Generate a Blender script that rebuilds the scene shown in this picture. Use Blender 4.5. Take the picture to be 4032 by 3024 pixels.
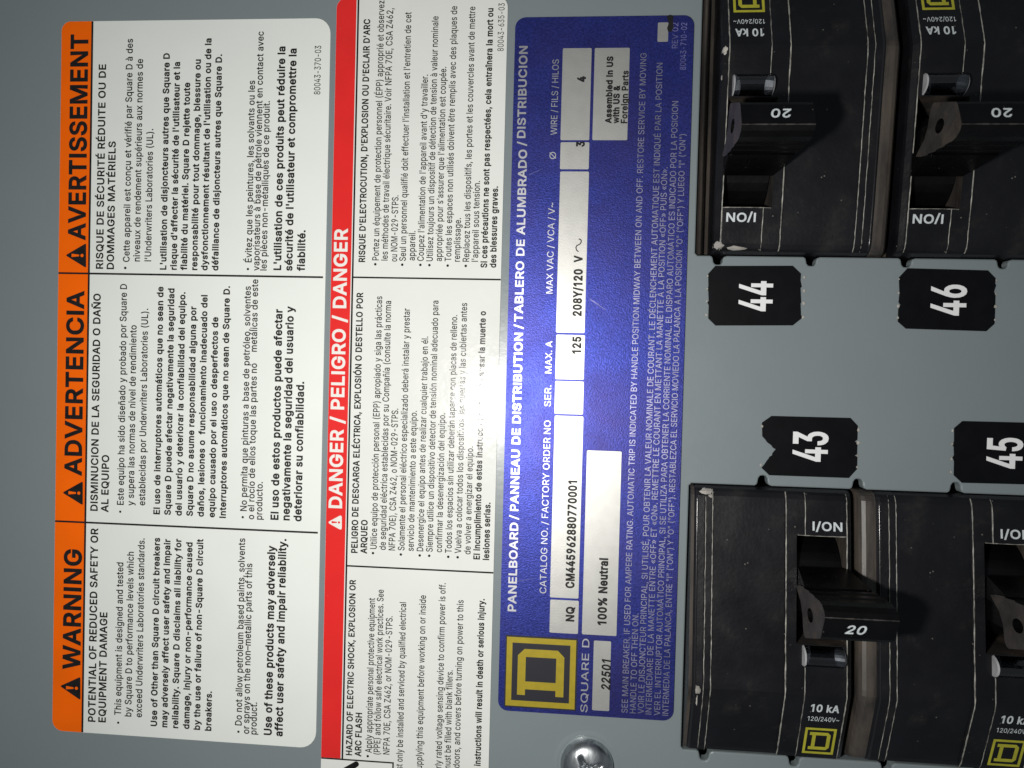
import bpy, math, random
from mathutils import Matrix, Vector
from mathutils.geometry import tessellate_polygon

for o in list(bpy.data.objects):
    bpy.data.objects.remove(o, do_unlink=True)
SC = bpy.context.scene
COL = SC.collection
MM = 0.001
random.seed(7)

# ------------------------------------------------------------------ camera, world, lamp, exposure
# panel frame: a = down the panel (right in the picture), b = right along the panel
# (up in the picture), z = out of the panel.  The panel stands upright in the world.
M = Matrix(((0, 1, 0, 0), (0, 0, -1, 0), (-1, 0, 0, 1.5), (0, 0, 0, 1)))
FPX, CX, CY, DIST = 3028.0, 2016.0, 1512.0, 80.0          # focal length in photo pixels, distance in mm
U = Vector((0.0255876, -0.9994655, -0.0203475))            # panel axes seen from the camera
V = Vector((0.9960977, 0.0272106, -0.0839583))
N = U.cross(V)
U.normalize(); V.normalize(); N.normalize()
O = Vector((0, 0, DIST))

def P(x, y, h=0.0):
    """photo pixel -> (a, b) in mm on the plane h mm in front of the panel"""
    d = Vector(((x - CX) / FPX, (y - CY) / FPX, 1.0))
    t = (O.dot(N) - h) / d.dot(N)
    X = d * t - O
    return X.dot(V), X.dot(U)

cd = bpy.data.cameras.new("camera")
cam = bpy.data.objects.new("camera", cd)
COL.objects.link(cam)
SC.camera = cam
cd.sensor_fit = 'HORIZONTAL'; cd.sensor_width = 36.0
cd.lens = FPX * 36.0 / 4032.0
cd.clip_start = 0.002; cd.clip_end = 10.0
cd.dof.use_dof = True; cd.dof.focus_distance = 0.079; cd.dof.aperture_fstop = 75
cl = Matrix(((V.x, -V.y, -V.z, -O.dot(V) * MM),
             (U.x, -U.y, -U.z, -O.dot(U) * MM),
             (-N.x, N.y, N.z, O.dot(N) * MM),
             (0, 0, 0, 1)))
cam.matrix_world = M @ cl

world = bpy.data.worlds.new("World")
SC.world = world
world.use_nodes = True
bg = world.node_tree.nodes['Background']
bg.inputs[0].default_value = (0.80, 0.90, 1.0, 1)
bg.inputs[1].default_value = 0.13

ld = bpy.data.lights.new("phone_torch", 'AREA')             # the phone's lamp beside its lens
ld.shape = 'DISK'; ld.size = 0.0055; ld.energy = 0.071; ld.color = (1.0, 0.98, 0.935)
lamp = bpy.data.objects.new("phone_torch", ld)
COL.objects.link(lamp)
LA, LB, LZ = -10.2, -5.2, 79.0
zdir = (Vector((LA, LB, LZ)) - Vector((4.0, -1.0, 0))).normalized()
xdir = Vector((0, 1, 0)).cross(zdir).normalized(); ydir = zdir.cross(xdir)
lamp.matrix_world = M @ Matrix(((xdir.x, ydir.x, zdir.x, LA * MM), (xdir.y, ydir.y, zdir.y, LB * MM),
                                (xdir.z, ydir.z, zdir.z, LZ * MM), (0, 0, 0, 1)))

SC.view_settings.view_transform = 'Standard'
SC.view_settings.look = 'None'
SC.view_settings.exposure = 0.0
SC.view_settings.gamma = 1.0
SC.view_settings.use_curve_mapping = False
SC.cycles.max_bounces = 6

# ------------------------------------------------------------------ materials
def mat(name, col, rough=0.5, metal=0.0, spec=0.5, var=0.0, vscale=400.0, bump=0.0, bscale=2000.0,
        col2=None, c2scale=300.0, c2lo=0.55, c2hi=0.7, trans=0.0, rvar=0.0, stretch=None, speck=None):
    """principled material with procedural colour variation, patches of a second colour and bump"""
    m = bpy.data.materials.new(name); m.use_nodes = True
    nt = m.node_tree; n = nt.nodes; l = nt.links
    p = n['Principled BSDF']
    p.inputs['Base Color'].default_value = (*col, 1)
    p.inputs['Roughness'].default_value = rough
    p.inputs['Metallic'].default_value = metal
    p.inputs['Specular IOR Level'].default_value = spec
    p.inputs['Transmission Weight'].default_value = trans
    tc = n.new('ShaderNodeTexCoord')
    src = tc.outputs['Object']
    if stretch:
        mp = n.new('ShaderNodeMapping'); mp.inputs['Scale'].default_value = stretch
        l.new(src, mp.inputs['Vector']); src = mp.outputs['Vector']
    out = None
    if var > 0:
        t = n.new('ShaderNodeTexNoise'); t.inputs['Scale'].default_value = vscale; t.inputs['Detail'].default_value = 5
        l.new(src, t.inputs['Vector'])
        r = n.new('ShaderNodeMapRange'); r.inputs['From Min'].default_value = 0.3; r.inputs['From Max'].default_value = 0.7
        r.inputs['To Min'].default_value = 1 - var; r.inputs['To Max'].default_value = 1 + var
        l.new(t.outputs['Fac'], r.inputs['Value'])
        mx = n.new('ShaderNodeVectorMath'); mx.operation = 'SCALE'
        mx.inputs[0].default_value = col
        l.new(r.outputs['Result'], mx.inputs['Scale'])
        out = mx.outputs['Vector']
    if col2:
        t = n.new('ShaderNodeTexNoise'); t.inputs['Scale'].default_value = c2scale; t.inputs['Detail'].default_value = 6
        t.inputs['Roughness'].default_value = 0.65
        l.new(src, t.inputs['Vector'])
        r = n.new('ShaderNodeMapRange'); r.inputs['From Min'].default_value = c2lo; r.inputs['From Max'].default_value = c2hi
        l.new(t.outputs['Fac'], r.inputs['Value'])
        mx = n.new('ShaderNodeMix'); mx.data_type = 'RGBA'
        l.new(r.outputs['Result'], mx.inputs['Factor'])
        if out: l.new(out, mx.inputs['A'])
        else: mx.inputs['A'].default_value = (*col, 1)
        mx.inputs['B'].default_value = (*col2, 1)
        out = mx.outputs['Result']
    if speck:                                               # sparse pale dust and nicks
        sc_, lo, sz = speck
        t = n.new('ShaderNodeTexVoronoi'); t.inputs['Scale'].default_value = sz
        l.new(src, t.inputs['Vector'])
        r = n.new('ShaderNodeMapRange'); r.inputs['From Min'].default_value = lo; r.inputs['From Max'].default_value = lo * 0.5
        l.new(t.outputs['Distance'], r.inputs['Value'])
        g = n.new('ShaderNodeTexNoise'); g.inputs['Scale'].default_value = sz * 0.8; g.inputs['Detail'].default_value = 2
        l.new(src, g.inputs['Vector'])
        gr = n.new('ShaderNodeMapRange'); gr.inputs['From Min'].default_value = 0.56; gr.inputs['From Max'].default_value = 0.62
        l.new(g.outputs['Fac'], gr.inputs['Value'])
        mu = n.new('ShaderNodeMath'); mu.operation = 'MULTIPLY'
        l.new(r.outputs['Result'], mu.inputs[0]); l.new(gr.outputs['Result'], mu.inputs[1])
        mx = n.new('ShaderNodeMix'); mx.data_type = 'RGBA'
        l.new(mu.outputs[0], mx.inputs['Factor'])
        if out: l.new(out, mx.inputs['A'])
        else: mx.inputs['A'].default_value = (*col, 1)
        mx.inputs['B'].default_value = (*sc_, 1)
        out = mx.outputs['Result']
    if out: l.new(out, p.inputs['Base Color'])
    if rvar > 0:
        t = n.new('ShaderNodeTexNoise'); t.inputs['Scale'].default_value = 260; t.inputs['Detail'].default_value = 6
        l.new(src, t.inputs['Vector'])
        r = n.new('ShaderNodeMapRange'); r.inputs['From Min'].default_value = 0.3; r.inputs['From Max'].default_value = 0.7
        r.inputs['To Min'].default_value = max(0.02, rough - rvar); r.inputs['To Max'].default_value = rough + rvar
        l.new(t.outputs['Fac'], r.inputs['Value']); l.new(r.outputs['Result'], p.inputs['Roughness'])
    if bump > 0:
        t = n.new('ShaderNodeTexNoise'); t.inputs['Scale'].default_value = bscale; t.inputs['Detail'].default_value = 3
        l.new(src, t.inputs['Vector'])
        b = n.new('ShaderNodeBump'); b.inputs['Strength'].default_value = bump; b.inputs['Distance'].default_value = 0.0001
        l.new(t.outputs['Fac'], b.inputs['Height']); l.new(b.outputs['Normal'], p.inputs['Normal'])
    return m

PAINT = mat("grey_panel_paint", (0.203, 0.236, 0.247), 0.31, var=0.02, vscale=90, bump=0.11, bscale=1300, rvar=0.03,
            col2=(0.225, 0.262, 0.275), c2scale=420, c2lo=0.70, c2hi=0.84)
INSIDE = mat("dark_interior", (0.012, 0.012, 0.013), 0.8, var=0.3)
PAPER = mat("warning_paper", (0.77, 0.795, 0.755), 0.55, spec=0.3, var=0.025, vscale=110, bump=0.06, bscale=1500)
GLOSSY = mat("laminated_paper", (0.73, 0.74, 0.705), 0.165, spec=0.14, var=0.02, vscale=150, bump=0.20, bscale=1300, rvar=0.05)
ORANGE = mat("orange_print", (0.95, 0.140, 0.0015), 0.5, spec=0.12, var=0.05, vscale=200)
RED = mat("red_print", (0.75, 0.024, 0.022), 0.2, var=0.05, vscale=220, bump=0.12, bscale=700,
          col2=(0.74, 0.10, 0.09), c2scale=900, c2lo=0.68, c2hi=0.74)
INK = mat("black_ink", (0.010, 0.009, 0.010), 0.5, spec=0.3, var=0.4, vscale=900)
GINK = mat("black_ink_gloss", (0.013, 0.012, 0.012), 0.20, spec=0.20, var=0.3, vscale=900, bump=0.20, bscale=1300)
WINK = mat("white_ink", (0.80, 0.78, 0.74), 0.25, var=0.03)
BLUE = mat("blue_anodised_print", (0.034, 0.045, 0.255), 0.43, metal=0.78, var=0.34, vscale=4500, bump=0.25, bscale=7000, rvar=0.04,
           col2=(0.048, 0.038, 0.155), c2scale=60, c2lo=0.42, c2hi=0.80)
SILVER = mat("bare_aluminium", (0.53, 0.525, 0.50), 0.46, metal=0.80, var=0.04, vscale=900, bump=0.10, bscale=7000,
             col2=(0.48, 0.44, 0.38), c2scale=160, c2lo=0.66, c2hi=0.85)
PRINT = mat("bare_metal_letters", (0.55, 0.545, 0.57), 0.44, metal=0.86, var=0.10, vscale=900)
FINE = mat("fine_metal_letters", (0.36, 0.35, 0.46), 0.44, metal=0.86, var=0.22, vscale=300)
FADED = mat("rubbed_print", (0.17, 0.16, 0.36), 0.5, metal=0.4, var=0.4, vscale=900)
YELLOW = mat("yellow_print", (0.40, 0.305, 0.020), 0.45, metal=0.2, var=0.07, vscale=1500)
LOGOBLACK = mat("logo_black", (0.012, 0.012, 0.02), 0.5)
STICK = mat("black_vinyl", (0.0035, 0.0035, 0.0045), 0.38, spec=0.18, var=0.3, vscale=500,
            col2=(0.04, 0.036, 0.032), c2scale=420, c2lo=0.76, c2hi=0.82)
NUM = mat("white_vinyl", (0.80, 0.81, 0.81), 0.5)
PLASTIC = mat("black_moulded_plastic", (0.0070, 0.0070, 0.0088), 0.36, spec=0.32, var=0.3, vscale=300, bump=0.22, bscale=2600,
              col2=(0.026, 0.023, 0.020), c2scale=260, c2lo=0.60, c2hi=0.84, rvar=0.12, speck=((0.13, 0.12, 0.105), 0.11, 1150))
DUSTY = mat("dusty_plastic", (0.037, 0.032, 0.029), 0.45, var=0.5, vscale=500, bump=0.3, bscale=1500,
            col2=(0.10, 0.080, 0.062), c2scale=420, c2lo=0.45, c2hi=0.74, stretch=(1, 0.2, 1))
WORN_LIT = mat("worn_lit_edge", (0.31, 0.30, 0.265), 0.5, var=0.5, vscale=1400,
           col2=(0.06, 0.057, 0.05), c2scale=600, c2lo=0.46, c2hi=0.66)  # worn edges, coloured paler to stand for the light they catch
EDGE = mat("polished_edge", (0.012, 0.012, 0.014), 0.2, spec=0.6, bump=0.15, bscale=1500)
LEVER = mat("handle_plastic", (0.0026, 0.0025, 0.0028), 0.34, spec=0.2, var=0.4, vscale=400, bump=0.2, bscale=2200, rvar=0.08,
            col2=(0.016, 0.012, 0.009), c2scale=500, c2lo=0.66, c2hi=0.82, speck=((0.11, 0.095, 0.08), 0.10, 1300))
LEVERSIDE = mat("scuffed_plastic", (0.036, 0.032, 0.031), 0.55, var=0.35, vscale=600, bump=0.3, bscale=1800,
                col2=(0.085, 0.066, 0.050), c2scale=380, c2lo=0.50, c2hi=0.75)
CLEAR = bpy.data.materials.new("clear_window"); CLEAR.use_nodes = True
nt = CLEAR.node_tree; nt.nodes.remove(nt.nodes['Principled BSDF'])
tr = nt.nodes.new('ShaderNodeBsdfTransparent'); tr.inputs[0].default_value = (0.80, 0.82, 0.85, 1)
gl = nt.nodes.new('ShaderNodeBsdfGlossy'); gl.inputs['Color'].default_value = (1, 1, 1, 1); gl.inputs['Roughness'].default_value = 0.16
fr = nt.nodes.new('ShaderNodeFresnel'); fr.inputs['IOR'].default_value = 1.9
tc = nt.nodes.new('ShaderNodeTexCoord'); ns_ = nt.nodes.new('ShaderNodeTexNoise'); ns_.inputs['Scale'].default_value = 900
bp = nt.nodes.new('ShaderNodeBump'); bp.inputs['Strength'].default_value = 0.5; bp.inputs['Distance'].default_value = 0.0001
mx = nt.nodes.new('ShaderNodeMixShader')
nt.links.new(tc.outputs['Object'], ns_.inputs['Vector']); nt.links.new(ns_.outputs['Fac'], bp.inputs['Height'])
nt.links.new(bp.outputs['Normal'], gl.inputs['Normal'])
nt.links.new(fr.outputs[0], mx.inputs[0]); nt.links.new(tr.outputs[0], mx.inputs[1]); nt.links.new(gl.outputs[0], mx.inputs[2])
nt.links.new(mx.outputs[0], nt.nodes['Material Output'].inputs['Surface'])
FROST = mat("window_end", (0.36, 0.36, 0.37), 0.5, var=0.25)
GLINT_RAMP = mat("window_glint_ramp", (0.62, 0.63, 0.66), 0.3, metal=0.3, var=0.5, vscale=1100, bump=0.5, bscale=1200, stretch=(1, 0.3, 1))  # pale colour stands in for the reflection inside the trip window
DULL = mat("window_inside", (0.10, 0.105, 0.115), 0.35, var=0.5, vscale=700)
PALE = mat("pale_print", (0.60, 0.64, 0.66), 0.5, var=0.12, vscale=1500)
DYELLOW = mat("badge_yellow", (0.42, 0.40, 0.03), 0.5, var=0.1, vscale=1500)
FLECK = mat("dried_paint", (0.36, 0.34, 0.31), 0.7, var=0.35, vscale=900, bump=0.5, bscale=1500)
ZINC = mat("zinc_plate", (0.54, 0.565, 0.58), 0.38, metal=1.0, var=0.3, vscale=900, bump=0.45, bscale=900, rvar=0.16, stretch=(1, 0.35, 1),
           col2=(0.22, 0.24, 0.27), c2scale=800, c2lo=0.5, c2hi=0.7)

# ------------------------------------------------------------------ mesh helpers (mm in, metres out)
class MB:
    def __init__(self): self.v = []; self.f = []; self.mi = []
    def add(self, vs, fs, mi=0):
        k = len(self.v); self.v.extend(vs)
        self.f.extend([tuple(i + k for i in f) for f in fs]); self.mi.extend([mi] * len(fs))
    def build(self, name, mats, parent=None, smooth=False):
        me = bpy.data.meshes.new(name)
        me.from_pydata([(x * MM, y * MM, z * MM) for x, y, z in self.v], [], self.f)
        for m in (mats if isinstance(mats, (list, tuple)) else [mats]): me.materials.append(m)
        me.polygons.foreach_set('material_index', self.mi)
        if smooth: me.polygons.foreach_set('use_smooth', [True] * len(self.f))
        me.update()
        o = bpy.data.objects.new(name, me); COL.objects.link(o)
        if parent: o.parent = parent
        else: o.matrix_world = M
        return o

def fill(loops, z):
    """flat face from closed loops (first outer, rest holes), facing +z"""
    pts = [p for l in loops for p in l]
    tris = tessellate_polygon([[Vector((x, y, 0)) for x, y in l] for l in loops])
    fs = []
    for t in tris:
        (x0, y0), (x1, y1), (x2, y2) = (pts[i] for i in t)
        s = (x1 - x0) * (y2 - y0) - (x2 - x0) * (y1 - y0)
        if abs(s) < 1e-12: continue
        fs.append(tuple(t) if s > 0 else tuple(reversed(t)))
    return [(x, y, z) for x, y in pts], fs

def area(l):
    return sum(l[i - 1][0] * l[i][1] - l[i][0] * l[i - 1][1] for i in range(len(l))) / 2

def wall(loop, z0, z1):
    n = len(loop)
    vs = [(x, y, z1) for x, y in loop] + [(x, y, z0) for x, y in loop]
    ccw = area(loop) > 0
    fs = [(i, i + n, (i + 1) % n + n, (i + 1) % n) if ccw else (i, (i + 1) % n, (i + 1) % n + n, i + n) for i in range(n)]
    return vs, fs

def slab(mb, loop, z0, z1, mi=0):
    mb.add(*fill([loop], z1), mi); mb.add(*wall(loop, z0, z1), mi)

def rrect(a0, b0, a1, b1, r, n=6):
    rs = r if isinstance(r, (list, tuple)) else [r] * 4      # a1b0, a1b1, a0b1, a0b0
    L = []
    for (x, y, sx, sy, st), q in zip([(a1, b0, -1, 1, -90), (a1, b1, -1, -1, 0), (a0, b1, 1, -1, 90), (a0, b0, 1, 1, 180)], rs):
        if q <= 0: L.append((x, y)); continue
        for k in range(n + 1):
            an = math.radians(st + 90 * k / n)
            L.append((x + sx * q + q * math.cos(an), y + sy * q + q * math.sin(an)))
    return L

def offset(loop, r, lim=2.2):
    """grow a loop by r along its right-hand side (outwards when counter-clockwise)"""
    n = len(loop); out = []
    for i in range(n):
        x, y = loop[i]; px, py = loop[i - 1]; qx, qy = loop[(i + 1) % n]
        d1 = Vector((x - px, y - py)); d2 = Vector((qx - x, qy - y))
        if d1.length < 1e-9: d1 = d2
        if d2.length < 1e-9: d2 = d1
        d1 = d1.normalized(); d2 = d2.normalized()
        n1 = Vector((d1.y, -d1.x)); n2 = Vector((d2.y, -d2.x))
        m = n1 + n2
        if m.length < 1e-6: m = n1.copy()
        m.normalize()
        k = min(lim, 1.0 / max(0.3, m.dot(n1)))
        out.append((x + m.x * r * k, y + m.y * r * k))
    return out

def inside(p, l):
    x, y = p; c = False
    for i in range(len(l)):
        (x0, y0), (x1, y1) = l[i - 1], l[i]
        if (y0 > y) != (y1 > y) and x < (x1 - x0) * (y - y0) / (y1 - y0) + x0: c = not c
    return c

# ------------------------------------------------------------------ lettering: outlines of a plain grotesque alphabet
# (character code, advance, outlines as x, y, x, y ...; 250 units = the height of a capital)
GLYPHS = [
 (33, 96, [[40,41,32,36,27,29,26,20,27,12,32,4,40,-1,48,-2,57,-1,64,4,69,12,70,20,69,29,64,36,57,41,48,42],[31,250,33,79,63,79,65,250]]),
 (34, 158, [[67,250,35,250,38,156,63,156],[123,250,91,250,95,156,119,156]]),
 (37, 332, [[197,47,198,33,203,21,214,6,232,-3,246,-5,261,-3,278,6,286,15,292,27,295,47,295,66,292,79,283,95,267,106,254,110,232,109,214,100,203,85,197,66],[46,234,38,216,37,190,40,171,49,154,65,143,79,139,101,141,118,150,130,165,135,184,134,216,130,228,123,239,113,247,101,252,79,254,59,247],[64,179,63,208,68,223,80,232,92,232,101,227,107,219,110,203,109,185,104,170,97,163,80,161,71,166],[265,250,237,250,65,0,94,0],[224,36,223,65,228,80,240,88,252,88,261,84,267,75,270,59,269,41,264,26,257,19,240,18,231,22]]),
 (38, 220, [[98,252,81,251,66,245,54,237,41,219,37,196,40,175,50,157,67,135,36,110,20,87,17,65,22,38,32,23,46,11,74,-1,97,-3,124,0,142,7,161,21,179,0,215,0,180,43,195,71,199,88,200,110,171,110,168,83,161,66,108,130,135,152,150,168,158,188,159,206,152,226,137,241,116,251],[48,64,49,76,54,86,63,96,85,113,143,43,130,33,116,26,102,23,82,24,70,28,57,39,49,53],[74,215,86,224,105,226,121,219,128,205,128,191,121,178,90,152,76,170,68,187,68,204]]),
 (39, 101, [[67,250,35,250,38,156,63,156]]),
 (40, 134, [[61,8,87,-47,116,-47,97,-5,84,33,77,68,74,102,77,140,85,182,99,225,116,265,87,265,70,230,52,174,45,130,44,83,50,46]]),
 (41, 134, [[79,26,88,64,90,102,87,144,78,188,65,230,47,265,18,265,36,225,49,182,57,140,60,102,57,68,50,34,37,-4,18,-47,47,-47,66,-11]]),
 (44, 92, [[67,35,33,35,18,-59,41,-59]]),
 (45, 223, [[56,92,166,92,166,120,56,120]]),
 (46, 92, [[55,41,47,43,38,41,31,36,26,29,24,20,26,12,31,4,38,-1,47,-2,55,-1,63,4,68,12,69,20,68,29,63,36]]),
 (47, 122, [[7,-38,35,-38,115,262,88,262]]),
 (48, 223, [[183,42,193,71,197,87,199,125,197,162,193,179,183,208,176,219,159,238,137,250,125,252,98,252,74,245,55,230,40,208,29,179,26,162,23,125,26,87,29,71,40,42,55,20,74,5,98,-2,111,-3,137,0,149,5,168,20],[69,199,87,219,103,225,120,225,136,219,143,214,154,199,162,179,169,140,169,110,165,82,159,60,149,43,136,31,128,27,120,25,103,25,87,31,74,43,60,71,55,95,54,140,58,168]]),
 (49, 200, [[136,250,97,250,42,210,42,176,104,220,104,0,136,0]]),
 (50, 223, [[35,199,32,178,62,178,66,198,75,213,90,222,103,225,117,226,134,221,148,210,156,195,157,183,153,160,139,139,31,23,31,0,191,0,191,28,75,28,151,109,171,135,179,149,186,169,187,193,182,211,172,226,150,244,132,251,111,253,89,251,70,244,54,233,42,217]]),
 (51, 223, [[155,96,161,78,160,57,155,46,141,33,129,28,115,25,87,27,71,35,62,43,56,53,54,65,21,65,25,45,34,28,48,15,75,1,107,-3,131,-1,152,6,176,24,190,51,193,71,187,101,169,124,152,136,141,139,109,142,183,226,183,250,34,250,34,222,141,222,77,147,77,122,109,121,128,118,141,111]]),
 (52, 223, [[153,250,121,250,19,78,19,52,138,52,138,0,168,0,168,52,203,52,203,80,168,80,168,156,138,156,138,80,53,80]]),
 (53, 223, [[152,7,175,28,186,47,192,80,191,98,186,114,179,128,164,146,151,154,137,160,121,164,100,163,81,157,66,148,74,222,180,222,180,250,47,250,33,124,63,121,77,130,101,136,115,136,129,132,141,125,154,109,159,95,161,80,159,65,151,45,136,32,123,26,102,25,80,32,65,48,60,64,29,64,36,37,46,22,60,10,88,-1,120,-3]]),
 (54, 223, [[61,78,65,99,75,116,91,127,111,130,131,127,147,116,157,99,161,77,157,56,147,39,131,28,111,24,91,28,75,39,65,56],[50,140,36,108,31,80,37,46,54,20,79,3,111,-3,143,2,168,19,185,45,190,66,189,99,176,126,155,145,137,152,105,153,86,145,158,250,124,250]]),
 (55, 223, [[48,0,81,0,192,220,192,250,31,250,31,222,159,222]]),
 (56, 223, [[151,36,134,27,119,25,96,26,76,33,63,45,58,56,57,75,64,93,77,106,96,114,111,116,126,114,145,106,158,93,165,75,164,56,159,45],[40,108,32,96,27,82,26,57,36,30,57,11,87,-1,123,-3,146,2,173,16,186,30,194,47,197,66,195,82,190,96,178,114,161,126,148,130,171,144,185,168,187,196,182,213,172,228,150,245,122,253,90,251,72,245,56,234,44,221,37,205,35,177,41,159,52,144,75,130,55,123],[71,206,82,218,98,225,118,226,135,221,148,211,154,202,157,185,154,167,144,154,129,145,105,143,87,148,74,158,67,173,66,191]]),
 (57, 223, [[161,172,157,151,147,134,131,123,111,120,91,123,76,135,65,151,62,173,65,194,76,211,91,222,111,226,131,222,147,211,157,194],[172,110,187,142,191,170,185,204,169,230,143,247,111,253,79,248,54,231,37,205,32,184,34,151,46,124,67,105,86,98,112,96,126,99,137,105,64,0,98,0]]),
 (65, 236, [[105,182,117,224,159,98,76,98],[8,0,42,0,66,70,169,70,194,0,228,0,136,250,99,250]]),
 (66, 224, [[118,222,139,219,147,216,159,205,162,198,165,183,164,171,159,160,147,148,130,142,61,140,61,222],[203,49,205,76,198,100,189,112,178,121,167,126,155,129,155,131,180,144,192,163,195,176,195,193,191,209,182,224,162,241,142,248,118,250,30,250,30,0,121,0,159,5,185,19,197,33],[61,113,130,113,144,110,156,104,165,95,173,79,174,59,168,45,155,34,134,29,61,28]]),
 (67, 251, [[199,73,191,56,180,43,166,34,143,27,131,26,110,29,90,38,74,52,61,71,54,96,52,140,53,154,61,179,67,189,82,206,90,212,110,221,131,224,149,222,171,214,184,203,194,189,201,171,232,171,224,198,210,220,191,237,167,248,141,253,116,252,87,245,62,229,42,207,34,193,23,162,21,144,21,106,23,88,34,57,51,31,74,12,101,1,131,-3,159,0,183,9,198,19,210,30,220,45,228,61,232,79,201,79]]),
 (68, 247, [[226,144,219,178,213,192,196,217,173,235,160,242,128,249,30,250,30,0,126,1,158,8,185,23,205,45,219,73,226,107],[191,166,196,140,194,97,186,73,174,54,156,40,133,31,106,28,61,28,61,222,122,221,147,215,157,210,174,196,181,187]]),
 (69, 206, [[61,222,183,222,183,250,30,250,30,0,184,0,184,28,61,28,61,112,175,112,175,140,61,140]]),
 (70, 202, [[61,222,181,222,181,250,30,250,30,0,61,0,61,109,170,109,170,137,61,137]]),
 (71, 256, [[139,126,139,98,204,98,202,79,195,61,177,40,152,28,121,27,110,29,91,38,74,52,67,61,57,83,54,96,52,140,53,154,61,179,74,198,90,213,109,221,137,224,155,220,175,210,190,193,201,171,233,171,228,189,221,205,205,225,191,236,167,247,149,252,130,253,100,249,86,245,61,229,42,207,34,193,23,162,21,144,21,106,28,72,34,57,51,31,73,12,87,5,116,-2,132,-3,147,-3,173,4,185,9,206,24,222,45,227,57,234,83,235,126]]),
 (72, 254, [[193,142,61,142,61,250,30,250,30,0,61,0,61,114,193,114,193,0,224,0,224,250,193,250]]),
 (73, 91, [[61,250,30,250,30,0,61,0]]),
 (74, 195, [[82,25,66,31,55,43,49,61,48,85,16,85,18,55,21,40,28,27,37,16,48,8,75,-2,107,-2,121,2,145,16,154,27,160,40,164,55,165,250,134,250,134,71,131,51,127,43,115,31,100,25]]),
 (75, 229, [[179,250,90,154,61,119,61,250,30,250,30,0,61,0,61,82,97,120,183,0,220,0,119,142,220,250]]),
 (76, 193, [[61,250,30,250,30,0,178,0,178,28,61,28]]),
 (77, 309, [[82,146,141,0,168,0,227,150,249,215,248,0,279,0,279,250,234,250,172,89,155,36,137,89,74,250,30,250,30,0,60,0,59,214]]),
 (78, 257, [[73,187,190,0,228,0,228,250,196,250,198,38,173,83,67,250,30,250,30,0,61,0,61,147,59,211]]),
 (79, 262, [[220,43,234,72,239,88,241,106,241,144,234,178,228,193,211,219,200,229,176,245,147,252,116,252,101,249,87,245,62,229,42,207,34,193,23,162,21,144,21,106,23,88,34,57,51,31,62,21,87,5,116,-2,147,-2,162,1,189,12,200,21],[74,198,82,206,100,218,120,223,142,223,162,218,172,213,180,206,195,190,205,167,209,155,211,125,209,95,205,82,195,60,180,44,172,37,152,29,142,27,110,29,91,37,82,44,67,61,57,83,54,95,52,140,57,167,62,179]]),
 (80, 218, [[61,0,61,91,129,92,153,97,163,102,180,114,196,140,201,171,196,202,180,227,163,240,153,244,129,249,30,250,30,0],[169,171,168,157,164,144,156,134,146,126,124,120,61,119,61,222,123,222,146,216,156,208,164,197,168,185]]),
 (81, 262, [[62,71,54,95,52,140,57,167,62,179,74,198,91,213,110,221,120,223,152,221,172,213,180,206,195,190,201,179,205,167,211,140,209,95,201,71,188,51,180,43,154,78,120,78,157,30,142,27,120,27,100,32,82,44,74,51],[23,88,28,72,42,43,62,21,74,12,87,5,116,-2,147,-2,176,5,197,-23,230,-23,198,19,220,43,234,72,241,106,241,144,239,162,234,178,220,207,200,229,189,238,162,249,147,252,116,252,87,245,62,229,42,207,34,193,23,162,20,125]]),
 (82, 221, [[170,173,168,159,164,148,157,138,146,131,124,126,61,125,61,222,124,222,146,216,157,209,164,199,168,187],[192,133,201,162,199,194,187,221,173,235,154,244,130,249,30,250,30,0,61,0,61,97,121,97,173,0,210,0,154,103,180,118]]),
 (83, 219, [[76,217,89,222,103,225,131,223,148,215,155,209,160,202,166,186,197,186,194,204,185,220,164,240,135,251,112,253,88,251,58,240,37,220,28,203,26,183,27,171,30,160,42,142,63,128,76,122,134,105,151,98,166,84,170,68,168,56,158,40,147,33,126,26,102,24,76,32,65,39,57,48,51,67,19,67,26,38,45,15,73,1,110,-4,148,1,177,16,195,40,201,68,197,91,186,108,165,124,141,134,89,149,73,157,64,164,58,173,57,190,63,206]]),
 (84, 220, [[16,222,95,222,95,0,126,0,126,222,205,222,205,250,16,250]]),
 (85, 254, [[66,63,61,88,61,250,30,250,30,85,30,73,36,50,42,39,56,21,76,8,100,-1,127,-4,155,-1,179,8,198,21,213,39,218,50,222,61,225,85,225,250,193,250,192,79,189,63,181,49,169,38,155,30,137,26,117,26,100,30,85,38,74,49]]),
 (86, 236, [[137,87,119,26,97,95,41,250,8,250,100,0,137,0,228,250,194,250]]),
 (87, 337, [[242,33,187,250,151,250,107,84,95,30,82,90,40,250,8,250,76,0,113,0,159,168,168,214,179,167,224,0,261,0,329,250,296,250]]),
 (88, 233, [[132,81,188,0,224,0,135,129,219,250,184,250,134,177,117,149,98,182,51,250,14,250,98,128,9,0,45,0,99,77,117,107]]),
 (89, 232, [[127,150,116,129,98,163,45,250,8,250,100,102,100,0,132,0,132,102,224,250,187,250]]),
 (90, 215, [[105,28,56,27,195,227,195,250,20,250,20,222,159,223,20,23,20,0,196,0,196,28]]),
 (97, 191, [[136,0,165,0,165,123,161,150,155,163,146,173,123,185,106,188,88,189,58,182,45,175,33,165,20,143,49,135,58,148,73,158,90,162,108,161,118,158,129,150,134,137,135,122,133,117,124,113,62,104,33,92,21,79,17,68,15,44,20,29,28,16,40,6,54,0,79,-4,93,-3,111,3,124,12,136,26],[121,88,135,93,135,62,129,46,117,32,99,24,78,23,60,28,50,35,45,47,45,57,48,65,54,71,76,81]]),
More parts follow.
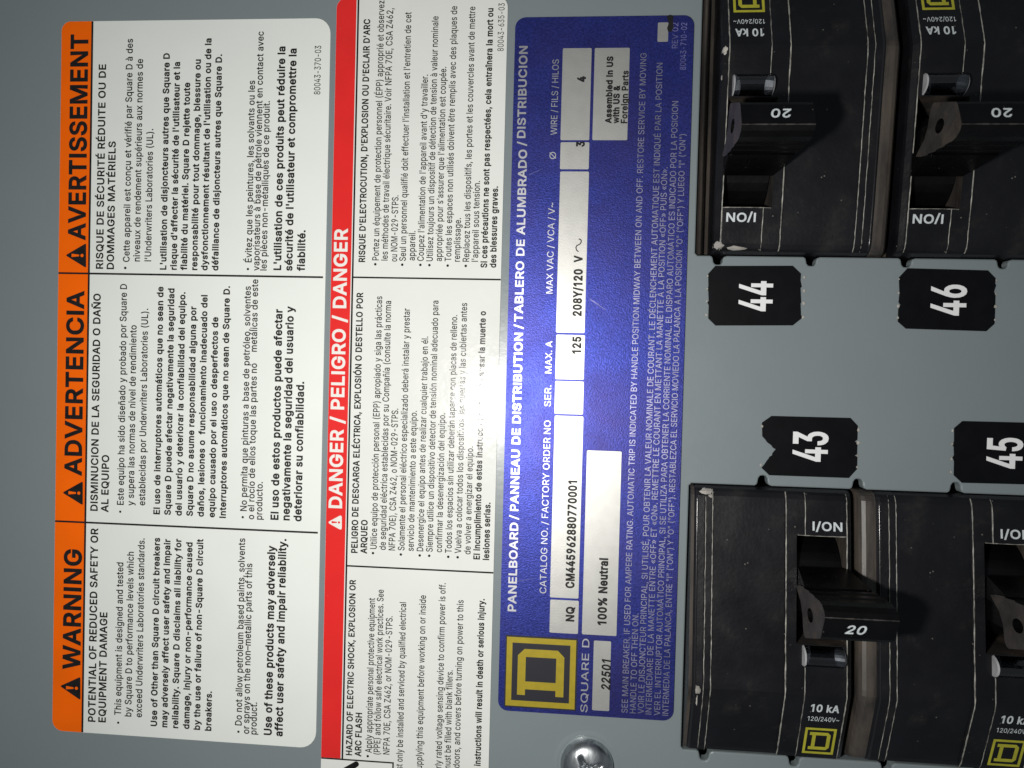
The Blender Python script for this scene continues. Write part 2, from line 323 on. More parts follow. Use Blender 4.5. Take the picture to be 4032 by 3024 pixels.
 (98, 209, [[65,49,57,74,56,103,61,129,69,143,85,157,100,162,124,160,138,153,152,136,158,120,161,103,161,83,158,65,148,43,137,32,124,25,100,24,79,32],[56,157,56,250,26,250,26,0,55,0,55,29,58,29,75,8,97,-3,124,-3,135,-1,154,8,170,22,176,31,189,65,192,93,189,120,176,154,162,171,145,182,124,188,113,189,97,187,84,183,71,174,58,157]]),
 (99, 194, [[148,54,136,35,119,25,93,23,78,28,66,38,53,58,48,83,49,110,57,134,66,147,78,157,93,161,115,161,130,155,143,142,149,129,178,136,173,148,163,163,155,171,139,181,109,189,78,186,67,182,48,170,40,162,28,143,23,132,17,106,19,65,28,42,40,23,57,8,78,-1,102,-4,128,0,145,7,160,18,171,33,176,44,178,50,149,58]]),
 (100, 209, [[57,50,49,74,48,103,53,128,61,142,77,157,92,162,116,160,129,153,144,136,150,121,153,103,153,83,150,65,140,42,129,32,116,25,92,24,71,32],[39,163,22,132,17,93,22,53,39,22,55,8,64,3,85,-3,104,-4,118,-1,129,5,141,15,151,29,154,29,154,0,183,0,183,250,153,250,153,157,151,157,141,170,129,180,119,186,104,189,85,188,64,182,55,177]]),
 (101, 198, [[177,38,179,45,150,52,143,39,129,28,110,23,88,25,74,30,63,39,54,52,49,68,47,83,182,83,182,108,179,129,172,147,157,168,144,177,131,184,101,189,89,188,66,182,57,177,40,162,27,142,19,119,17,78,19,65,27,42,40,23,48,15,68,3,79,-1,104,-4,123,-2,139,2,153,10,170,25],[134,150,146,132,152,109,47,109,51,126,57,139,66,150,78,158,93,162,109,162,123,158]]),
 (102, 125, [[70,212,76,226,84,231,99,233,112,230,119,256,97,260,73,257,56,248,44,233,40,220,40,186,3,186,3,161,40,161,40,0,70,0,70,161,112,161,112,186,70,186]]),
 (103, 209, [[133,-70,152,-63,166,-51,177,-36,182,-16,183,186,154,186,154,157,151,157,134,177,119,186,96,189,74,186,55,177,39,163,23,133,17,94,23,55,33,35,47,19,65,8,85,3,104,3,124,8,138,17,151,34,153,34,152,-14,145,-31,139,-37,131,-42,112,-47,94,-48,76,-43,63,-36,50,-20,25,-34,40,-54,66,-69,82,-73,102,-74],[61,143,78,157,101,162,123,157,140,143,150,122,153,104,153,85,147,59,140,46,130,37,109,30,85,31,71,37,57,53,49,76,48,104,53,129]]),
 (104, 202, [[79,156,97,161,112,161,128,155,139,143,143,135,145,116,145,0,176,0,175,130,167,158,158,171,145,181,130,187,112,189,92,186,75,178,67,172,56,155,56,250,26,250,26,0,56,0,56,119,62,139,69,149]]),
 (105, 82, [[33,256,22,245,20,237,22,230,33,219,49,219,61,230,62,237,61,245,56,252,49,256],[26,186,26,0,56,0,56,186]]),
 (106, 82, [[37,257,29,254,24,249,21,241,21,233,24,226,29,221,37,218,45,218,53,221,58,226,62,233,62,241,58,249,53,254,45,257],[7,-42,-5,-43,-5,-70,18,-68,32,-64,42,-55,50,-44,54,-31,56,186,26,186,25,-21,20,-35]]),
 (107, 187, [[177,186,140,186,59,104,56,104,56,250,26,250,26,0,56,0,56,69,76,87,144,0,183,0,99,106]]),
 (108, 80, [[55,250,25,250,25,0,55,0]]),
 (109, 300, [[56,0,57,131,62,142,73,154,82,160,98,162,113,160,124,153,129,148,134,135,135,0,165,0,166,133,172,147,180,154,194,161,206,162,220,160,232,154,241,142,243,134,244,0,274,0,273,136,269,154,261,168,251,179,237,186,223,189,200,188,175,178,162,163,156,152,147,171,134,183,118,189,102,189,85,185,74,179,61,165,55,153,55,186,26,186,26,0]]),
 (110, 201, [[79,156,97,161,112,161,128,155,139,143,143,135,145,116,145,0,176,0,176,118,171,149,163,165,152,177,138,185,112,189,92,186,75,178,61,163,55,153,55,186,26,186,26,0,56,0,56,119,62,139,69,149]]),
 (111, 204, [[171,32,181,53,185,65,187,106,181,132,177,143,164,162,147,177,137,182,114,188,90,188,78,186,67,182,48,170,40,162,28,143,23,132,17,106,19,65,28,42,40,23,57,8,78,-1,90,-3,114,-3,137,3,147,8,164,23],[61,141,71,152,85,160,111,161,133,152,148,134,155,110,155,74,151,58,143,43,126,28,111,23,85,25,71,32,57,50,49,74,48,101,53,127]]),
 (112, 209, [[65,49,57,74,56,103,61,129,69,143,85,157,100,162,124,160,138,153,152,136,158,120,161,103,161,83,158,65,148,43,137,32,124,25,100,24,79,32],[135,186,113,189,90,186,75,177,58,157,55,157,55,186,26,186,26,-70,56,-70,56,29,58,29,71,12,85,2,105,-4,124,-3,135,-1,154,8,170,22,182,42,191,79,191,107,186,132,170,163,154,177]]),
 (113, 209, [[57,50,49,74,48,103,53,128,61,142,77,157,92,162,116,160,129,153,144,136,150,121,153,103,153,83,150,65,140,42,129,32,116,25,92,24,71,32],[64,3,74,-1,96,-4,118,-1,134,8,151,29,153,29,153,-70,183,-70,183,186,154,186,154,157,151,157,138,174,124,183,112,187,96,189,85,188,64,182,46,171,32,154,22,132,19,120,17,93,19,65,32,31,46,14]]),
 (114, 127, [[56,116,59,134,65,144,73,152,95,160,120,158,120,189,97,189,82,184,64,170,57,158,55,186,26,186,26,0,56,0]]),
 (115, 179, [[113,103,77,112,61,120,54,131,56,147,70,159,92,163,114,159,123,151,132,136,159,142,151,161,142,172,131,180,118,186,92,189,65,185,49,178,37,169,28,157,24,142,24,125,30,109,35,102,51,91,121,70,128,63,132,51,129,40,120,31,107,24,89,22,74,24,61,30,52,39,46,52,17,46,22,31,36,13,55,2,71,-3,89,-4,119,0,136,7,148,17,158,30,162,44,160,70,151,84,144,90]]),
 (116, 112, [[32,161,32,46,35,26,45,10,61,1,83,-2,105,1,99,26,84,24,70,28,65,33,62,48,62,161,100,161,100,186,62,186,62,232,32,232,32,186,3,186,3,161]]),
 (117, 202, [[62,44,59,51,56,71,56,186,26,186,26,68,30,37,38,21,50,10,64,2,90,-3,109,0,126,8,140,23,146,34,146,0,176,0,176,186,145,186,145,67,142,54,136,42,122,30,111,26,98,25,81,28,67,37]]),
 (118, 191, [[104,59,96,28,84,68,41,186,9,186,80,0,111,0,183,186,150,186]]),
 (119, 279, [[236,186,195,33,156,186,124,186,84,32,43,186,11,186,68,0,98,0,139,152,181,0,211,0,268,186]]),
 (120, 186, [[99,124,94,114,49,186,14,186,76,96,10,0,45,0,93,76,141,0,176,0,110,94,173,186,138,186]]),
 (121, 191, [[91,-48,100,-29,183,186,150,186,107,68,96,29,84,68,41,186,9,186,80,-1,69,-29,61,-39,47,-44,30,-42,23,-68,45,-71,63,-69,78,-61]]),
 (122, 187, [[23,159,125,159,20,22,20,0,166,0,166,28,62,28,163,163,163,186,23,186]]),
 (126, 223, [[190,91,195,106,197,124,169,124,168,111,163,102,156,96,147,94,135,97,97,126,86,130,68,131,51,125,36,113,27,92,26,74,53,74,57,92,63,99,71,103,84,102,119,76,142,67,160,69,172,73,182,80]]),
 (171, 198, [[52,103,117,181,83,181,16,103,83,24,117,24],[185,181,151,181,84,103,151,24,185,24,120,103]]),
 (187, 198, [[114,103,47,181,13,181,78,103,13,24,47,24],[115,181,81,181,146,103,81,24,115,24,182,103]]),
 (192, 236, [[105,182,117,224,159,98,76,98],[8,0,42,0,66,70,169,70,194,0,228,0,136,250,99,250],[107,324,74,324,106,274,131,274]]),
 (193, 236, [[105,182,117,224,159,98,76,98],[8,0,42,0,66,70,169,70,194,0,228,0,136,250,99,250],[162,324,128,324,105,274,129,274]]),
 (201, 206, [[61,222,183,222,183,250,30,250,30,0,184,0,184,28,61,28,61,112,175,112,175,140,61,140],[151,324,117,324,94,274,118,274]]),
 (205, 148, [[15,222,58,222,58,28,15,28,15,0,132,0,132,28,90,28,90,222,132,222,132,250,15,250],[118,324,84,324,61,274,85,274]]),
 (209, 257, [[116,317,101,318,91,313,84,303,80,284,101,284,105,294,110,297,139,285,151,283,162,285,170,292,175,304,177,318,157,318,154,307,147,304],[197,47,198,38,173,83,67,250,30,250,30,0,61,0,61,147,59,211,96,147,190,0,228,0,228,250,196,250]]),
 (211, 262, [[220,43,234,72,239,88,241,106,241,144,234,178,228,193,211,219,200,229,176,245,147,252,116,252,101,249,87,245,62,229,42,207,34,193,23,162,21,144,21,106,23,88,34,57,51,31,62,21,87,5,116,-2,147,-2,162,1,189,12,200,21],[74,198,82,206,100,218,120,223,142,223,162,218,172,213,180,206,195,190,205,167,209,155,211,125,209,95,205,82,195,60,180,44,172,37,152,29,142,27,110,29,91,37,82,44,67,61,57,83,54,95,52,140,57,167,62,179],[118,274,143,274,175,324,141,324]]),
 (216, 262, [[51,219,34,193,28,178,21,144,21,106,23,88,34,57,50,33,31,8,53,-8,70,15,87,5,101,1,131,-3,162,1,189,12,200,21,220,43,234,72,239,88,242,125,239,162,228,193,213,217,231,242,209,258,193,235,176,245,162,249,147,252,116,252,87,245,74,238],[74,198,91,213,110,221,120,223,152,221,175,210,68,60,57,83,52,110,51,125,52,140,57,167,62,179],[91,37,87,40,194,191,205,167,209,155,211,125,209,95,205,82,195,60,180,44,172,37,152,29,120,27,110,29]]),
 (224, 191, [[136,0,165,0,165,123,161,150,155,163,146,173,123,185,106,188,88,189,58,182,45,175,33,165,20,143,49,135,58,148,73,158,90,162,108,161,118,158,129,150,134,137,135,122,133,117,124,113,62,104,33,92,21,79,17,68,15,44,20,29,28,16,40,6,54,0,79,-4,93,-3,111,3,124,12,136,26],[121,88,135,93,135,62,129,46,117,32,99,24,78,23,60,28,50,35,45,47,45,57,48,65,54,71,76,81],[82,260,49,260,81,211,106,211]]),
 (225, 191, [[136,0,165,0,165,123,161,150,155,163,146,173,123,185,106,188,88,189,58,182,45,175,33,165,20,143,49,135,58,148,73,158,90,162,108,161,118,158,129,150,134,137,135,122,133,117,124,113,62,104,33,92,21,79,17,68,15,44,20,29,28,16,40,6,54,0,79,-4,93,-3,111,3,124,12,136,26],[121,88,135,93,135,62,129,46,117,32,99,24,78,23,60,28,50,35,45,47,45,57,48,65,54,71,76,81],[137,260,103,260,80,211,104,211]]),
 (231, 194, [[148,54,136,35,119,25,93,23,78,28,66,38,53,58,48,83,49,110,57,134,66,147,78,157,93,161,115,161,130,155,143,142,149,129,178,136,173,148,163,163,155,171,139,181,109,189,78,186,67,182,48,170,33,153,23,132,17,106,17,78,23,53,28,42,40,23,57,8,67,3,93,-3,89,-31,111,-31,119,-36,119,-47,114,-51,83,-53,83,-70,120,-68,132,-63,140,-54,142,-42,138,-25,130,-19,110,-14,110,-4,128,0,145,7,160,18,168,28,178,50,149,58]]),
 (232, 198, [[177,38,179,45,150,52,143,39,129,28,110,23,88,25,74,30,63,39,54,52,49,68,47,83,182,83,182,108,179,129,172,147,157,168,144,177,131,184,101,189,89,188,66,182,57,177,40,162,27,142,19,119,17,78,19,65,27,42,40,23,48,15,68,3,79,-1,104,-4,123,-2,139,2,153,10,170,25],[134,150,146,132,152,109,47,109,51,126,57,139,66,150,78,158,93,162,109,162,123,158],[113,211,89,260,56,260,88,211]]),
 (233, 198, [[177,38,179,45,150,52,143,39,129,28,110,23,88,25,74,30,63,39,54,52,49,68,47,83,182,83,182,108,179,129,172,147,157,168,144,177,131,184,101,189,89,188,66,182,57,177,40,162,27,142,19,119,17,78,19,65,27,42,40,23,48,15,68,3,79,-1,104,-4,123,-2,139,2,153,10,170,25],[134,150,146,132,152,109,47,109,51,126,57,139,66,150,78,158,93,162,109,162,123,158],[112,211,144,260,110,260,87,211]]),
 (234, 198, [[177,38,179,45,150,52,143,39,129,28,110,23,88,25,74,30,63,39,54,52,49,68,47,83,182,83,182,108,179,129,172,147,157,168,144,177,131,184,101,189,89,188,66,182,57,177,40,162,27,142,19,119,17,78,19,65,27,42,40,23,48,15,68,3,79,-1,104,-4,123,-2,139,2,153,10,170,25],[114,260,86,260,46,214,76,214,100,243,124,214,154,214],[134,150,146,132,152,109,47,109,51,126,57,139,66,150,78,158,93,162,109,162,123,158]]),
 (237, 82, [[56,186,26,186,26,0,56,0],[85,260,51,260,28,211,53,211]]),
 (238, 82, [[-13,214,17,214,41,243,65,214,95,215,55,260,27,260],[26,186,26,0,56,0,56,186]]),
 (241, 201, [[115,241,88,254,73,254,59,245,54,234,52,220,73,220,77,231,82,233,113,220,129,220,142,229,147,240,149,254,129,254,125,242],[145,181,121,188,92,186,75,178,67,172,55,153,55,186,26,186,26,0,56,0,56,111,57,126,62,139,69,149,79,156,90,160,103,162,112,161,128,155,139,143,143,135,145,116,145,0,176,0,176,118,173,140,163,165]]),
 (243, 204, [[171,32,181,53,185,65,187,106,181,132,177,143,164,162,147,177,137,182,114,188,90,188,78,186,67,182,48,170,40,162,28,143,23,132,17,106,19,65,28,42,40,23,57,8,78,-1,90,-3,114,-3,137,3,147,8,164,23],[61,141,71,152,85,160,111,161,133,152,148,134,155,110,155,74,151,58,143,43,126,28,111,23,85,25,71,32,57,50,49,74,48,101,53,127],[89,211,113,211,146,260,112,260]]),
 (249, 202, [[62,44,59,51,56,71,56,186,26,186,26,68,30,37,38,21,50,10,64,2,90,-3,109,0,126,8,140,23,146,34,146,0,176,0,176,186,145,186,145,67,142,54,136,42,122,30,111,26,98,25,81,28,67,37],[113,211,90,260,56,260,89,211]]),
 (251, 202, [[62,44,59,51,56,71,56,186,26,186,26,68,30,37,38,21,50,10,64,2,90,-3,109,0,126,8,140,23,146,34,146,0,176,0,176,186,145,186,145,67,142,54,136,42,122,30,111,26,98,25,81,28,67,37],[86,260,47,214,77,214,101,243,124,214,155,214,115,260]]),
 (8211, 172, [[0,92,172,92,172,120,0,120]]),
 (8212, 344, [[0,92,344,92,344,120,0,120]]),
 (8217, 87, [[74,250,40,250,25,156,48,156]]),
 (8220, 147, [[74,250,51,250,25,156,59,156],[135,250,112,250,86,156,120,156]]),
 (8221, 147, [[74,250,40,250,25,156,48,156],[135,250,101,250,86,156,109,156]]),
 (8226, 191, [[138,66,147,85,149,106,142,126,128,142,110,151,88,152,68,146,53,132,44,113,42,92,49,72,63,57,81,47,103,46,123,53]]),
]
FONT = {}
for code, adv, flat in GLYPHS:
    ch = chr(code); adv /= 250.0
    loops = [[(l[i] / 250.0, l[i + 1] / 250.0) for i in range(0, len(l), 2)] for l in flat]
    groups = []
    outer = [l for l in loops if not any(o is not l and inside(l[0], o) and abs(area(o)) > abs(area(l)) and area(o) * area(l) < 0 for o in loops)]
    for o in outer:
        holes = [h for h in loops if h is not o and not any(h is q for q in outer) and inside(h[0], o)]
        if area(o) < 0: o = o[::-1]
        holes = [h if area(h) < 0 else h[::-1] for h in holes]
        _, tris = fill([o] + holes, 0)
        groups.append(([o] + holes, tris))
    FONT[ch] = (adv, groups)

def text_mesh(mb, txt, width, cap, weight, put, mi=0, slant=0.0):
    """lay txt out so that its ink is width wide and its capitals cap high; put(x, y, k) gives the 3-D point"""
    r = max(0.0, (weight - 0.127) * cap / (2 - 2 * 0.127)) if weight else 0.0
    sy = cap - 2 * r
    x = 0.0; lay = []
    for n_, ch in enumerate(txt):
        if ch == ' ': x += 0.37; continue
        adv, groups = FONT[ch]
        lay.append((x, n_, groups)); x += adv
    x0 = min(p[0] + q for q, _, g in lay for ls, _ in g for l in ls for p in l)
    x1 = max(p[0] + q for q, _, g in lay for ls, _ in g for l in ls for p in l)
    gap = 1.15 * r
    sx = (width - 2 * r - gap * (len(txt) - 1)) / (x1 - x0)
    k = 0
    for q0, n_, groups in lay:
        q = q0 + n_ * gap / sx
        for loops, tris in groups:
            k += 1
            L = [[((px + q - x0) * sx + r, py * sy + r) for px, py in l] for l in loops]
            if slant: L = [[(px + slant * py, py) for px, py in l] for l in L]
            pts = [p for l in L for p in l]
            mb.add([put(px, py, k) for px, py in pts], tris, mi)
            if r > 0:
                for j, l in enumerate(L):
                    n = len(l); big = offset(l, r)
                    k += 1
                    vs = [put(px, py, k) for px, py in l] + [put(px, py, k) for px, py in big]
                    mb.add(vs, [(i, i + n, (i + 1) % n + n, (i + 1) % n) for i in range(n)], mi)

def line_text(mb, items, origin, z, mi=0):
    """items measured on the photo: text, a baseline point, start and end heights, cap height, weight"""
    for it in items:
        txt, bx, by, ys, ye, cap, w = it[:7]
        a0 = P(bx, by)[0]; b0 = P(bx, ys)[1]; b1 = P(bx, ye)[1]
        cm = a0 - P(bx - cap, by)[0]
        text_mesh(mb, txt, b1 - b0, cm, w, lambda x, y, k: (a0 - y - origin[0], b0 + x - origin[1], z + (k % 9) * 0.0012), mi,
                  *(it[7:]))

def rect(mb, a0, b0, a1, b1, z, mi=0):
    mb.add([(a0, b0, z), (a1, b0, z), (a1, b1, z), (a0, b1, z)], [(0, 1, 2, 3)], mi)

def root(name, label, cat, a, b, rot=0.0, group=None):
    o = bpy.data.objects.new(name, None); COL.objects.link(o)
    o.empty_display_size = 0.002
    o.matrix_world = M @ Matrix.Translation((a * MM, b * MM, 0)) @ Matrix.Rotation(rot, 4, 'Z')
    o['label'] = label; o['category'] = cat
    if group: o['group'] = group
    return o

# ------------------------------------------------------------------ the setting: steel cover and what lies behind it
UP0, LO0 = 13.6, -9.65                                      # inner edges of the two breaker openings
NOTCH = [(-0.30, 0), (-0.08, 0.12), (0.0, 0.35), (0.06, 0.72), (0.22, 0.95), (0.40, 1.0), (0.62, 1.0), (0.80, 0.95), (0.95, 0.72), (1.0, 0.35), (1.12, 0.12), (1.42, 0)]
def opening(a0, a1, b0, b1, lows, highs):
    L = []
    L += [(a0 + 0.25, b0), ]
    for s, d in lows: L += [(s + x * 0.98, b0 - y * d) for x, y in NOTCH]
    L += [(a1 - 0.25, b0), (a1, b0 + 0.25), (a1, b1 - 0.25), (a1 - 0.25, b1)]
    for s, d in reversed(highs): L += [(s + x * 0.98, b1 + y * d) for x, y in reversed(NOTCH)]
    L += [(a0 + 0.25, b1), (a0, b1 - 0.25), (a0, b0 + 0.25)]
    return L
op_up = opening(18.35, 55.2, UP0, UP0 + 27.5, [(20.15, .9), (29.35, .9), (38.55, .9), (47.7, .9)], [(20.15, .9), (29.35, .9), (38.55, .9), (47.7, .9)])
op_lo = opening(18.45, 53.1, LO0 - 27.5, LO0, [(20.3, 1.0), (29.3, 1.0), (38.4, 1.0), (47.6, 1.0)], [(25.3, 1.05), (34.65, 1.05), (44.05, 1.05)])
mb = MB()
outer = [(-130, -130), (150, -130), (150, 130), (-130, 130)]
holes = []
for l in (op_up, op_lo):
    top = offset(l, 0.16)
    holes.append(top[::-1])
    n = len(l)
    for (p0, z0), (p1, z1) in (((top, 0.0), (offset(l, 0.05), -0.05)), ((offset(l, 0.05), -0.05), (l, -0.16)), ((l, -0.16), (l, -1.2))):
        vs = [(x, y, z0) for x, y in p0] + [(x, y, z1) for x, y in p1]
        mb.add(vs, [(i, (i + 1) % n, (i + 1) % n + n, i + n) for i in range(n)])
mb.add(*fill([outer] + holes, 0.0))
mb.add(*wall(outer, -1.2, 0))
o = mb.build("panel_cover", PAINT); o['kind'] = 'structure'
mb = MB(); rect(mb, -130, -130, 150, 130, -22)
o = mb.build("panel_interior", INSIDE); o['kind'] = 'structure'

# ------------------------------------------------------------------ orange warning label
def sym_tri(mb, apex, basex, y0, y1, org, z, r, mi, mark):
    """alert triangle with an exclamation mark; apex pixel, base x, base ends"""
    A = P(*apex); B0 = P(basex, y1); B1 = P(basex, y0)
    pts = [(A[0] - org[0], A[1] - org[1]), (B0[0] - org[0], B0[1] - org[1]), (B1[0] - org[0], B1[1] - org[1])]
    if area(pts) < 0: pts = pts[::-1]
    L = []
    for i in range(3):                                      # rounded corners
        p = Vector(pts[i]); q0 = (Vector(pts[i - 1]) - p).normalized(); q1 = (Vector(pts[(i + 1) % 3]) - p).normalized()
        for k in range(6):
            t = k / 5.0
            s = p + q0 * r; e = p + q1 * r
            L.append(tuple((1 - t) ** 2 * s + 2 * t * (1 - t) * p + t * t * e))
    mb.add(*fill([L], z), mi)
    a0 = pts[0] if False else (A[0] - org[0], A[1] - org[1])
    base = B0[0] - org[0]; h = base - a0[0]; bm = (B0[1] + B1[1]) / 2 - org[1]
    w = 0.075 * h
    bar = [(a0[0] + 0.30 * h, bm - w), (a0[0] + 0.66 * h, bm - w * 0.5), (a0[0] + 0.66 * h, bm + w * 0.5), (a0[0] + 0.30 * h, bm + w)]
    mb.add(*fill([bar], z + 0.012), mark)
    dot = [(a0[0] + 0.80 * h + 0.075 * h * math.cos(i * math.pi / 6), bm + 0.075 * h * math.sin(i * math.pi / 6)) for i in range(12)]
    mb.add(*fill([dot], z + 0.012), mark)

def bullet(px, py, rad): return (px, py, rad)
def bullets(mb, items, org, z, mi=0):
    for x, y, r in items:
        a, b = P(x, y); rr = r * 0.0264
        mb.add(*fill([[(a - org[0] + rr * math.cos(i * math.pi / 5), b - org[1] + rr * math.sin(i * math.pi / 5)) for i in range(10)]], z), mi)

aL, aR = P(227, 1475)[0], P(1277, 1373)[0]
bT, bB = P(768, 80)[1], P(720, 2909)[1]
org = ((aL + aR) / 2, (bT + bB) / 2)
wl = root("warning_label", "white paper warning label with an orange header band, the larger-print label farthest from the breakers", "label", *org)
ax = P(351, 1200)[0]                                        # black rule between orange and white
mb = MB()
slab(mb, rrect(aL - org[0], bB - org[1], aR - org[0], bT - org[1], [1.75, 1.6, 1.0, 1.2]), 0.0, 0.11)
mb.build("paper", PAPER, wl)
mb = MB()
mb.add(*fill([rrect(aL - org[0] + .01, bB - org[1] + .01, ax - org[0], bT - org[1] - .01, [0, 0, 1.0, 1.2])], 0.118))
mb.build("header_band", ORANGE, wl)
mb = MB()
z = 0.128
d1, d2 = P(760, 1084)[1], P(740, 2074)[1]
rect(mb, ax - .11 - org[0], bB - org[1] + .03, ax + .11 - org[0], bT - org[1] - .03, z)
ae = P(1278, 1373)[0] - 0.28
for d in (d1, d2):
    rect(mb, aL - org[0] + .02, d - .10 - org[1], ax - .11 - org[0], d + .10 - org[1], z)
    rect(mb, ax + .11 - org[0], d - .10 - org[1], ae - org[0], d + .10 - org[1], z)
mb.build("dividing_rule", INK, wl)
for apex, bx, y0, y1 in (((239, 2699.6), 319.5, 2663, 2755), ((248.5, 1939), 329, 1894, 1989), ((260.5, 1005.8), 342, 958, 1056)):
    mb = MB(); sym_tri(mb, apex, bx, y0, y1, org, z, .22, 0, 1)
    mb.build("alert_symbol", [INK, ORANGE], wl)
B, H, G = 0.215, 0.20, 0.215
W1 = [
 ("WARNING", 319.5, 2640, 2636, 2163, 71, B), ("ADVERTENCIA", 335.6, 1147, 1873, 1147, 70, B), ("AVERTISSEMENT", 340, 945, 946, 137, 70, B),
 ("POTENTIAL OF REDUCED SAFETY OR", 389.9, 2080, 2842, 2080, 30, H), ("EQUIPMENT DAMAGE", 426, 2411, 2843.5, 2410, 30, H),
 ("This equipment is designed and tested", 488.6, 2219, 2815, 2214, 27, .17), ("by Square D to performance levels which", 530, 2172, 2821, 2172, 27, .17),
 ("exceed Underwriters Laboratories standards.", 572.5, 2120, 2824, 2119, 27, .17),
 ("Use of Other than Square D circuit breakers", 633, 2118, 2859, 2117, 26, G), ("may adversely affect user safety and impair", 673.8, 2123, 2863.5, 2122, 26, G),
 ("reliability. Square D disclaims all liability for", 717, 2121, 2867, 2121, 26, G), ("damage, injury or non-performance caused", 760.6, 2136, 2870, 2135, 26, G),
 ("by the use or failure of non-Square D circuit", 803, 2123, 2873.6, 2122, 26, G), ("breakers.", 836.9, 2728, 2876.8, 2720.6, 26, G),
 ("Do not allow petroleum based paints, solvents", 967.5, 2120, 2856, 2119, 27, .17), ("or sprays on the non–metallic parts of this", 995.7, 2219, 2889, 2218, 27, .17),
 ("product.", 1014, 2790, 2891, 2764, 27, .17),
 ("Use of these products may adversely", 1072, 2892, 2893.5, 2148, 32, G), ("affect user safety and impair reliability.", 1114.7, 2898, 2898.5, 2120.6, 32, G),
 ("DISMINUCION DE LA SEGURIDAD O DAÑO", 400, 1157.6, 2012, 1157, 29.5, H), ("AL EQUIPO", 429.7, 2016, 2016.4, 1791.5, 29.5, H),
 ("Este equipo ha sido diseñado y probado por Square D", 503, 1120, 1988.6, 1119, 27, .17), ("y supera las normas de nivel de rendimiento", 529.8, 1980, 1990.4, 1280.6, 27, .17),
 ("establecidas por Underwriters Laboratories (UL).", 574, 1990, 1990, 1215.5, 27, .17),
 ("El uso de interruptores automáticos que no sean de", 632, 2024.7, 2025, 1129.4, 26, G), ("Square D puede afectar negativamente la seguridad", 674.9, 2027, 2027.5, 1136, 26, G),
 ("del usuario y deteriorar la confiabilidad del equipo.", 718, 2030, 2030.5, 1150.4, 26, G), ("Square D no asume responsabilidad alguna por", 761.7, 2031, 2031.5, 1206.5, 26, G),
 ("daños, lesiones o  funcionamiento inadecuado del", 804.7, 2034.5, 2034.5, 1162, 26, G), ("equipo causado por el uso o desperfectos de", 848, 2036.7, 2037, 1248.8, 26, G),
 ("Interruptores automáticos que no sean de Square D.", 891.5, 2039, 2039.5, 1127, 26, G),
 ("No permita que pinturas a base de petróleo, solventes", 973.6, 2012, 2012, 1127.6, 26.5, .17), ("o el rocío de ellos toque las partes no", 1002.5, 2044.6, 2044.6, 1430.7, 26.5, .17),
 ("metálicas de este", 1013.4, 1385.5, 1385.5, 1100.5, 26.5, .17), ("producto.", 1034, 2044.6, 2046, 1897, 26.5, .17),
 ("El uso de estos productos puede afectar", 1098.4, 2047, 2047, 1217.3, 32, G), ("negativamente la seguridad del usuario y", 1142.5, 2049, 2049, 1206.5, 32, G),
 ("deteriorar su confiabilidad.", 1188.8, 2052.6, 2053, 1503, 32, G),
 ("RISQUE DE SÉCURITÉ RÉDUITE OU DE", 409, 1059, 1059.5, 255, 29, H), ("DOMMAGES MATÉRIELS", 451.4, 1061, 1061, 557.8, 29, H),
 ("Cette appareil est conçu et vérifié par Square D à des", 512.8, 1032, 1032.5, 155, 26.5, .17), ("niveaux de rendement supérieurs aux normes de", 553.7, 1030, 1030.5, 234, 26.5, .17),
 ("l'Underwriters Laboratories (UL).", 597.8, 1029.7, 1030, 509, 26.5, .17),
 ("L'utilisation de disjoncteurs autres que Square D", 657.5, 1063, 1063, 211.4, 26, G), ("risque d'affecter la sécurité de l'utilisateur et la", 698.4, 1063.7, 1063.7, 246, 26, G),
 ("fiabilité du matériel. Square D rejette toute", 739, 1064.7, 1064.7, 327, 26, G), ("responsabilité pour tout dommage, blessure ou", 779.4, 1064.7, 1064.7, 235.7, 26, G),
 ("dysfonctionnement résultant de l'utilisation ou de la", 819.5, 1065.8, 1065.8, 153, 26, G), ("défaillance de disjoncteurs autres que Square D.", 861.8, 1066.5, 1066.5, 215.7, 26, G),
 ("Évitez que les peintures, les solvants ou les", 993, 1034, 1034, 319, 26.5, .17), ("vaporisateurs à base de pétrole viennent en contact avec", 1023, 1066.5, 1066.5, 125.8, 26.5, .17),
 ("les pièces non-métalliques de ce produit.", 1052, 1065.8, 1066, 399.8, 26.5, .17),
 ("L'utilisation de ces produits peut réduire la", 1109, 1064.7, 1064.7, 185, 31, G), ("sécurité de l'utilisateur et compromettre la", 1153, 1067.6, 1067.6, 193, 31, G),
 ("fiabilité.", 1202, 1068, 1068, 907.4, 31, G), ("80043-370-03", 1262.6, 373, 373.7, 182, 25, .14),
]
mb = MB()
line_text(mb, W1, org, z)
bullets(mb, [(468, 2843.5, 5), (940.7, 2879, 5), (476, 2014, 5), (957.7, 2035.6, 5), (495.8, 1055.7, 5.5), (978, 1060, 5)], org, z)
mb.build("lettering", INK, wl)

# ------------------------------------------------------------------ red danger label
aL, aR = P(1305, 1087)[0], P(1973, 1099)[0]
bT, bB = P(1700, -10)[1], P(1600, 3420)[1]
org = ((aL + aR) / 2, (bT + bB) / 2)
dl = root("danger_label", "glossy white danger label with a red header band, beside the blue nameplate", "label", *org)
ax = P(1390, 1087)[0]
bP = P(1400, 2988)[1]                                       # foot of the red band
mb = MB()
slab(mb, rrect(aL - org[0], bB - org[1], aR - org[0], bT - org[1], [1.2, 1.2, 1.0, 1.0]), 0.0, 0.13)
mb.build("paper", GLOSSY, dl)
mb = MB()
mb.add(*fill([rrect(aL - org[0] + .01, bP - org[1], ax - .20 - org[0], bT - org[1] - .01, [0, 0, 1.0, 0])], 0.138))
mb.build("header_band", RED, dl)
z = 0.148
mb = MB()
d1, d2 = P(1680, 1097)[1], P(1650, 2240)[1]
